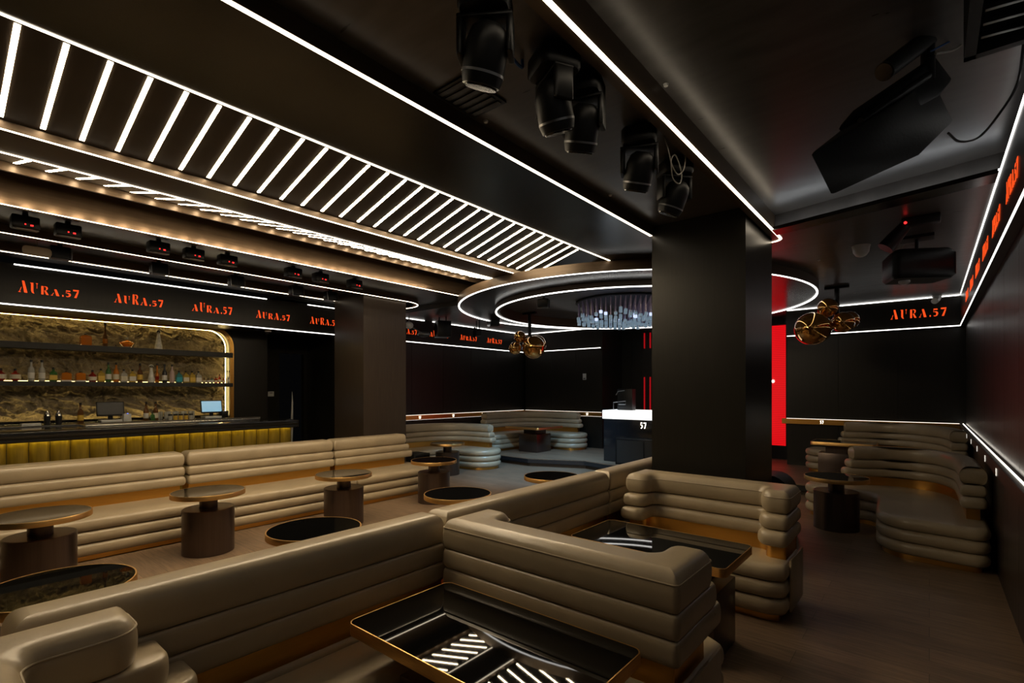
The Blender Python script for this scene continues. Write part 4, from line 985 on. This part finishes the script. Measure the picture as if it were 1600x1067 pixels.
cable([W(1482, 208, 3.0), W(1500, 221, 3.1), W(1530, 214, 3.2), W(1560, 180, 3.1), W(1590, 130, 3.05), W(1600, 65, 2.98)], 'cable_black', 'long black cable drooping from the large loudspeaker to the right', .006)
# ceiling rack with slanted plates at the top right corner
t = thing('ceiling_rack', (.22, 2.75, 3.42), 'black ceiling rack of slanted grey plates in the top right corner', 'rack')
MB().box(-.10, -.06, -.45, .32, -.28, 0).box(.12, .145, -.45, .32, -.28, 0).box(-.10, .145, .28, .32, -.28, 0).build('frame', 'plastic_black', t)
for k in range(7): aim_box(t, 'plate', 'metal_grey', (.17, .075, .01), (.03, -.38+k*.1, -.24), (.75, 0, .15), .002)
# right low ceiling: projector-like speaker, spot, cup
t = thing('hanging_speaker', (-.10, 6.72, 3.25), 'black rounded loudspeaker hanging from the low ceiling on the right', 'speaker'); ang = .55
MB().box(-.14, .14, -.1, .1, -.03, 0).build('ceiling_plate', 'plastic_black', t); MB().tube([(0, 0, -.03), (0, 0, -.18)], .018, 12).build('pole', 'plastic_black', t, smooth=True)
mb = MB().slab([(rpoly([(-.30, -.17), (.24, -.17), (.24, .17), (-.22, .17)], .06), -.46), (rpoly([(-.32, -.19), (.27, -.19), (.27, .19), (-.24, .19)], .06), -.43), (rpoly([(-.32, -.19), (.27, -.19), (.27, .19), (-.24, .19)], .06), -.21), (rpoly([(-.28, -.16), (.23, -.16), (.23, .16), (-.2, .16)], .06), -.16)])
o = mb.build('cabinet', 'plastic_black', t, smooth=True); o.rotation_euler = (0, 0, ang)
t2 = MB().lathe([(.02, -.50), (.05, -.48), (.05, -.46)], n=20).build('white_knob', 'white_plastic', t, smooth=True); t2.location = (-.1, -.1, 0)
cable([(-.12, 6.70, 3.16), (-.17, 6.64, 3.17), (-.22, 6.6, 3.14), (-.24, 6.62, 3.10)], 'cable_grey', 'white cable curl behind the hanging rounded loudspeaker', .006)
t = thing('ceiling_spot', (-.20, 5.95, 3.25), 'black spotlight with a red indicator on the low right ceiling', 'stage light')
MB().box(.0, .28, -.05, .05, -.08, 0).build('driver_box', 'plastic_black', t, bevel=.01)
MB().tube([(.05, 0, -.05), (-.02, -.02, -.14)], .015, 8).build('arm', 'plastic_black', t, smooth=True)
MB().tube([(.03, 0, -.06), (-.06, -.03, -.18), (-.12, -.05, -.26)], .06, 20, rs=[.05, .065, .07]).build('barrel', 'plastic_black', t, smooth=True)
MB().sphere((.03, -.055, -.05), .012).build('status_light', 'red_dot', t)
t = thing('ceiling_sensor', (-.58, 6.74, 3.25), 'white cup-shaped unit under the low right ceiling', 'sensor')
MB().lathe([(.02, -.125), (.05, -.11), (.075, -.07), (.085, -.0)], n=28).build('cup', 'white_plastic', t, smooth=True)
MB().lathe([(.088, -.01), (.088, 0)], n=28).build('base_ring', 'white_plastic', t, smooth=True)
# far left ceiling equipment
def hang_box(loc, size, label, cat='speaker', top=3.25):
    t = thing('hanging_speaker', (loc[0], loc[1], top), label, cat)
    x, y, z = size; dz = loc[2]-top
    for s in (-1, 1): MB().tube([(s*x*.3, 0, 0), (s*x*.3, 0, dz+z/2)], .012, 8).build('hanging_rod', 'plastic_black', t, smooth=True)
    o = MB().box(-x/2, x/2, -y/2, y/2, -z/2, z/2).build('cabinet', 'plastic_black', t, bevel=.015); o.location = (0, 0, dz); o.rotation_euler = (0, 0, -.5)
    m = MB().lathe([(.11, 0), (.13, .01)], n=24).xf(Matrix.Rotation(PI/2, 4, 'X')).xf(Matrix.Translation((0, -y/2-.001, 0))).build('cone', 'metal_grey' if False else 'lens_glass', o, smooth=True)
hang_box((-8.15, 7.45, 2.98), (.36, .3, .34), 'square black speaker box hanging beyond the left pillar')
hang_box((-7.95, 8.35, 2.97), (.16, .14, .15), 'small black box light hanging left of the amber globes', 'stage light')
hang_box((-7.15, 8.0, 2.82+.3), (.22, .2, .2), 'small black spotlight tucked between the ring and the slot', 'stage light')
t = thing('paddle_light', (-8.3, 6.65, 3.25), 'pale grey round-ended light right of the left pillar', 'stage light')
MB().tube([(0, 0, 0), (0, 0, -.2)], .012, 8).build('rod', 'metal_grey', t); MB().sphere((0, 0, -.25), .09, sc=(1, 1, .8)).build('head', 'white_plastic', t, smooth=True)
MB().sphere((.12, .3, -.42), .14, sc=(1, 1, .35)).build('paddle', 'metal_grey', t, smooth=True); MB().tube([(0, 0, -.25), (.12, .3, -.42)], .012, 8).build('arm', 'metal_grey', t)
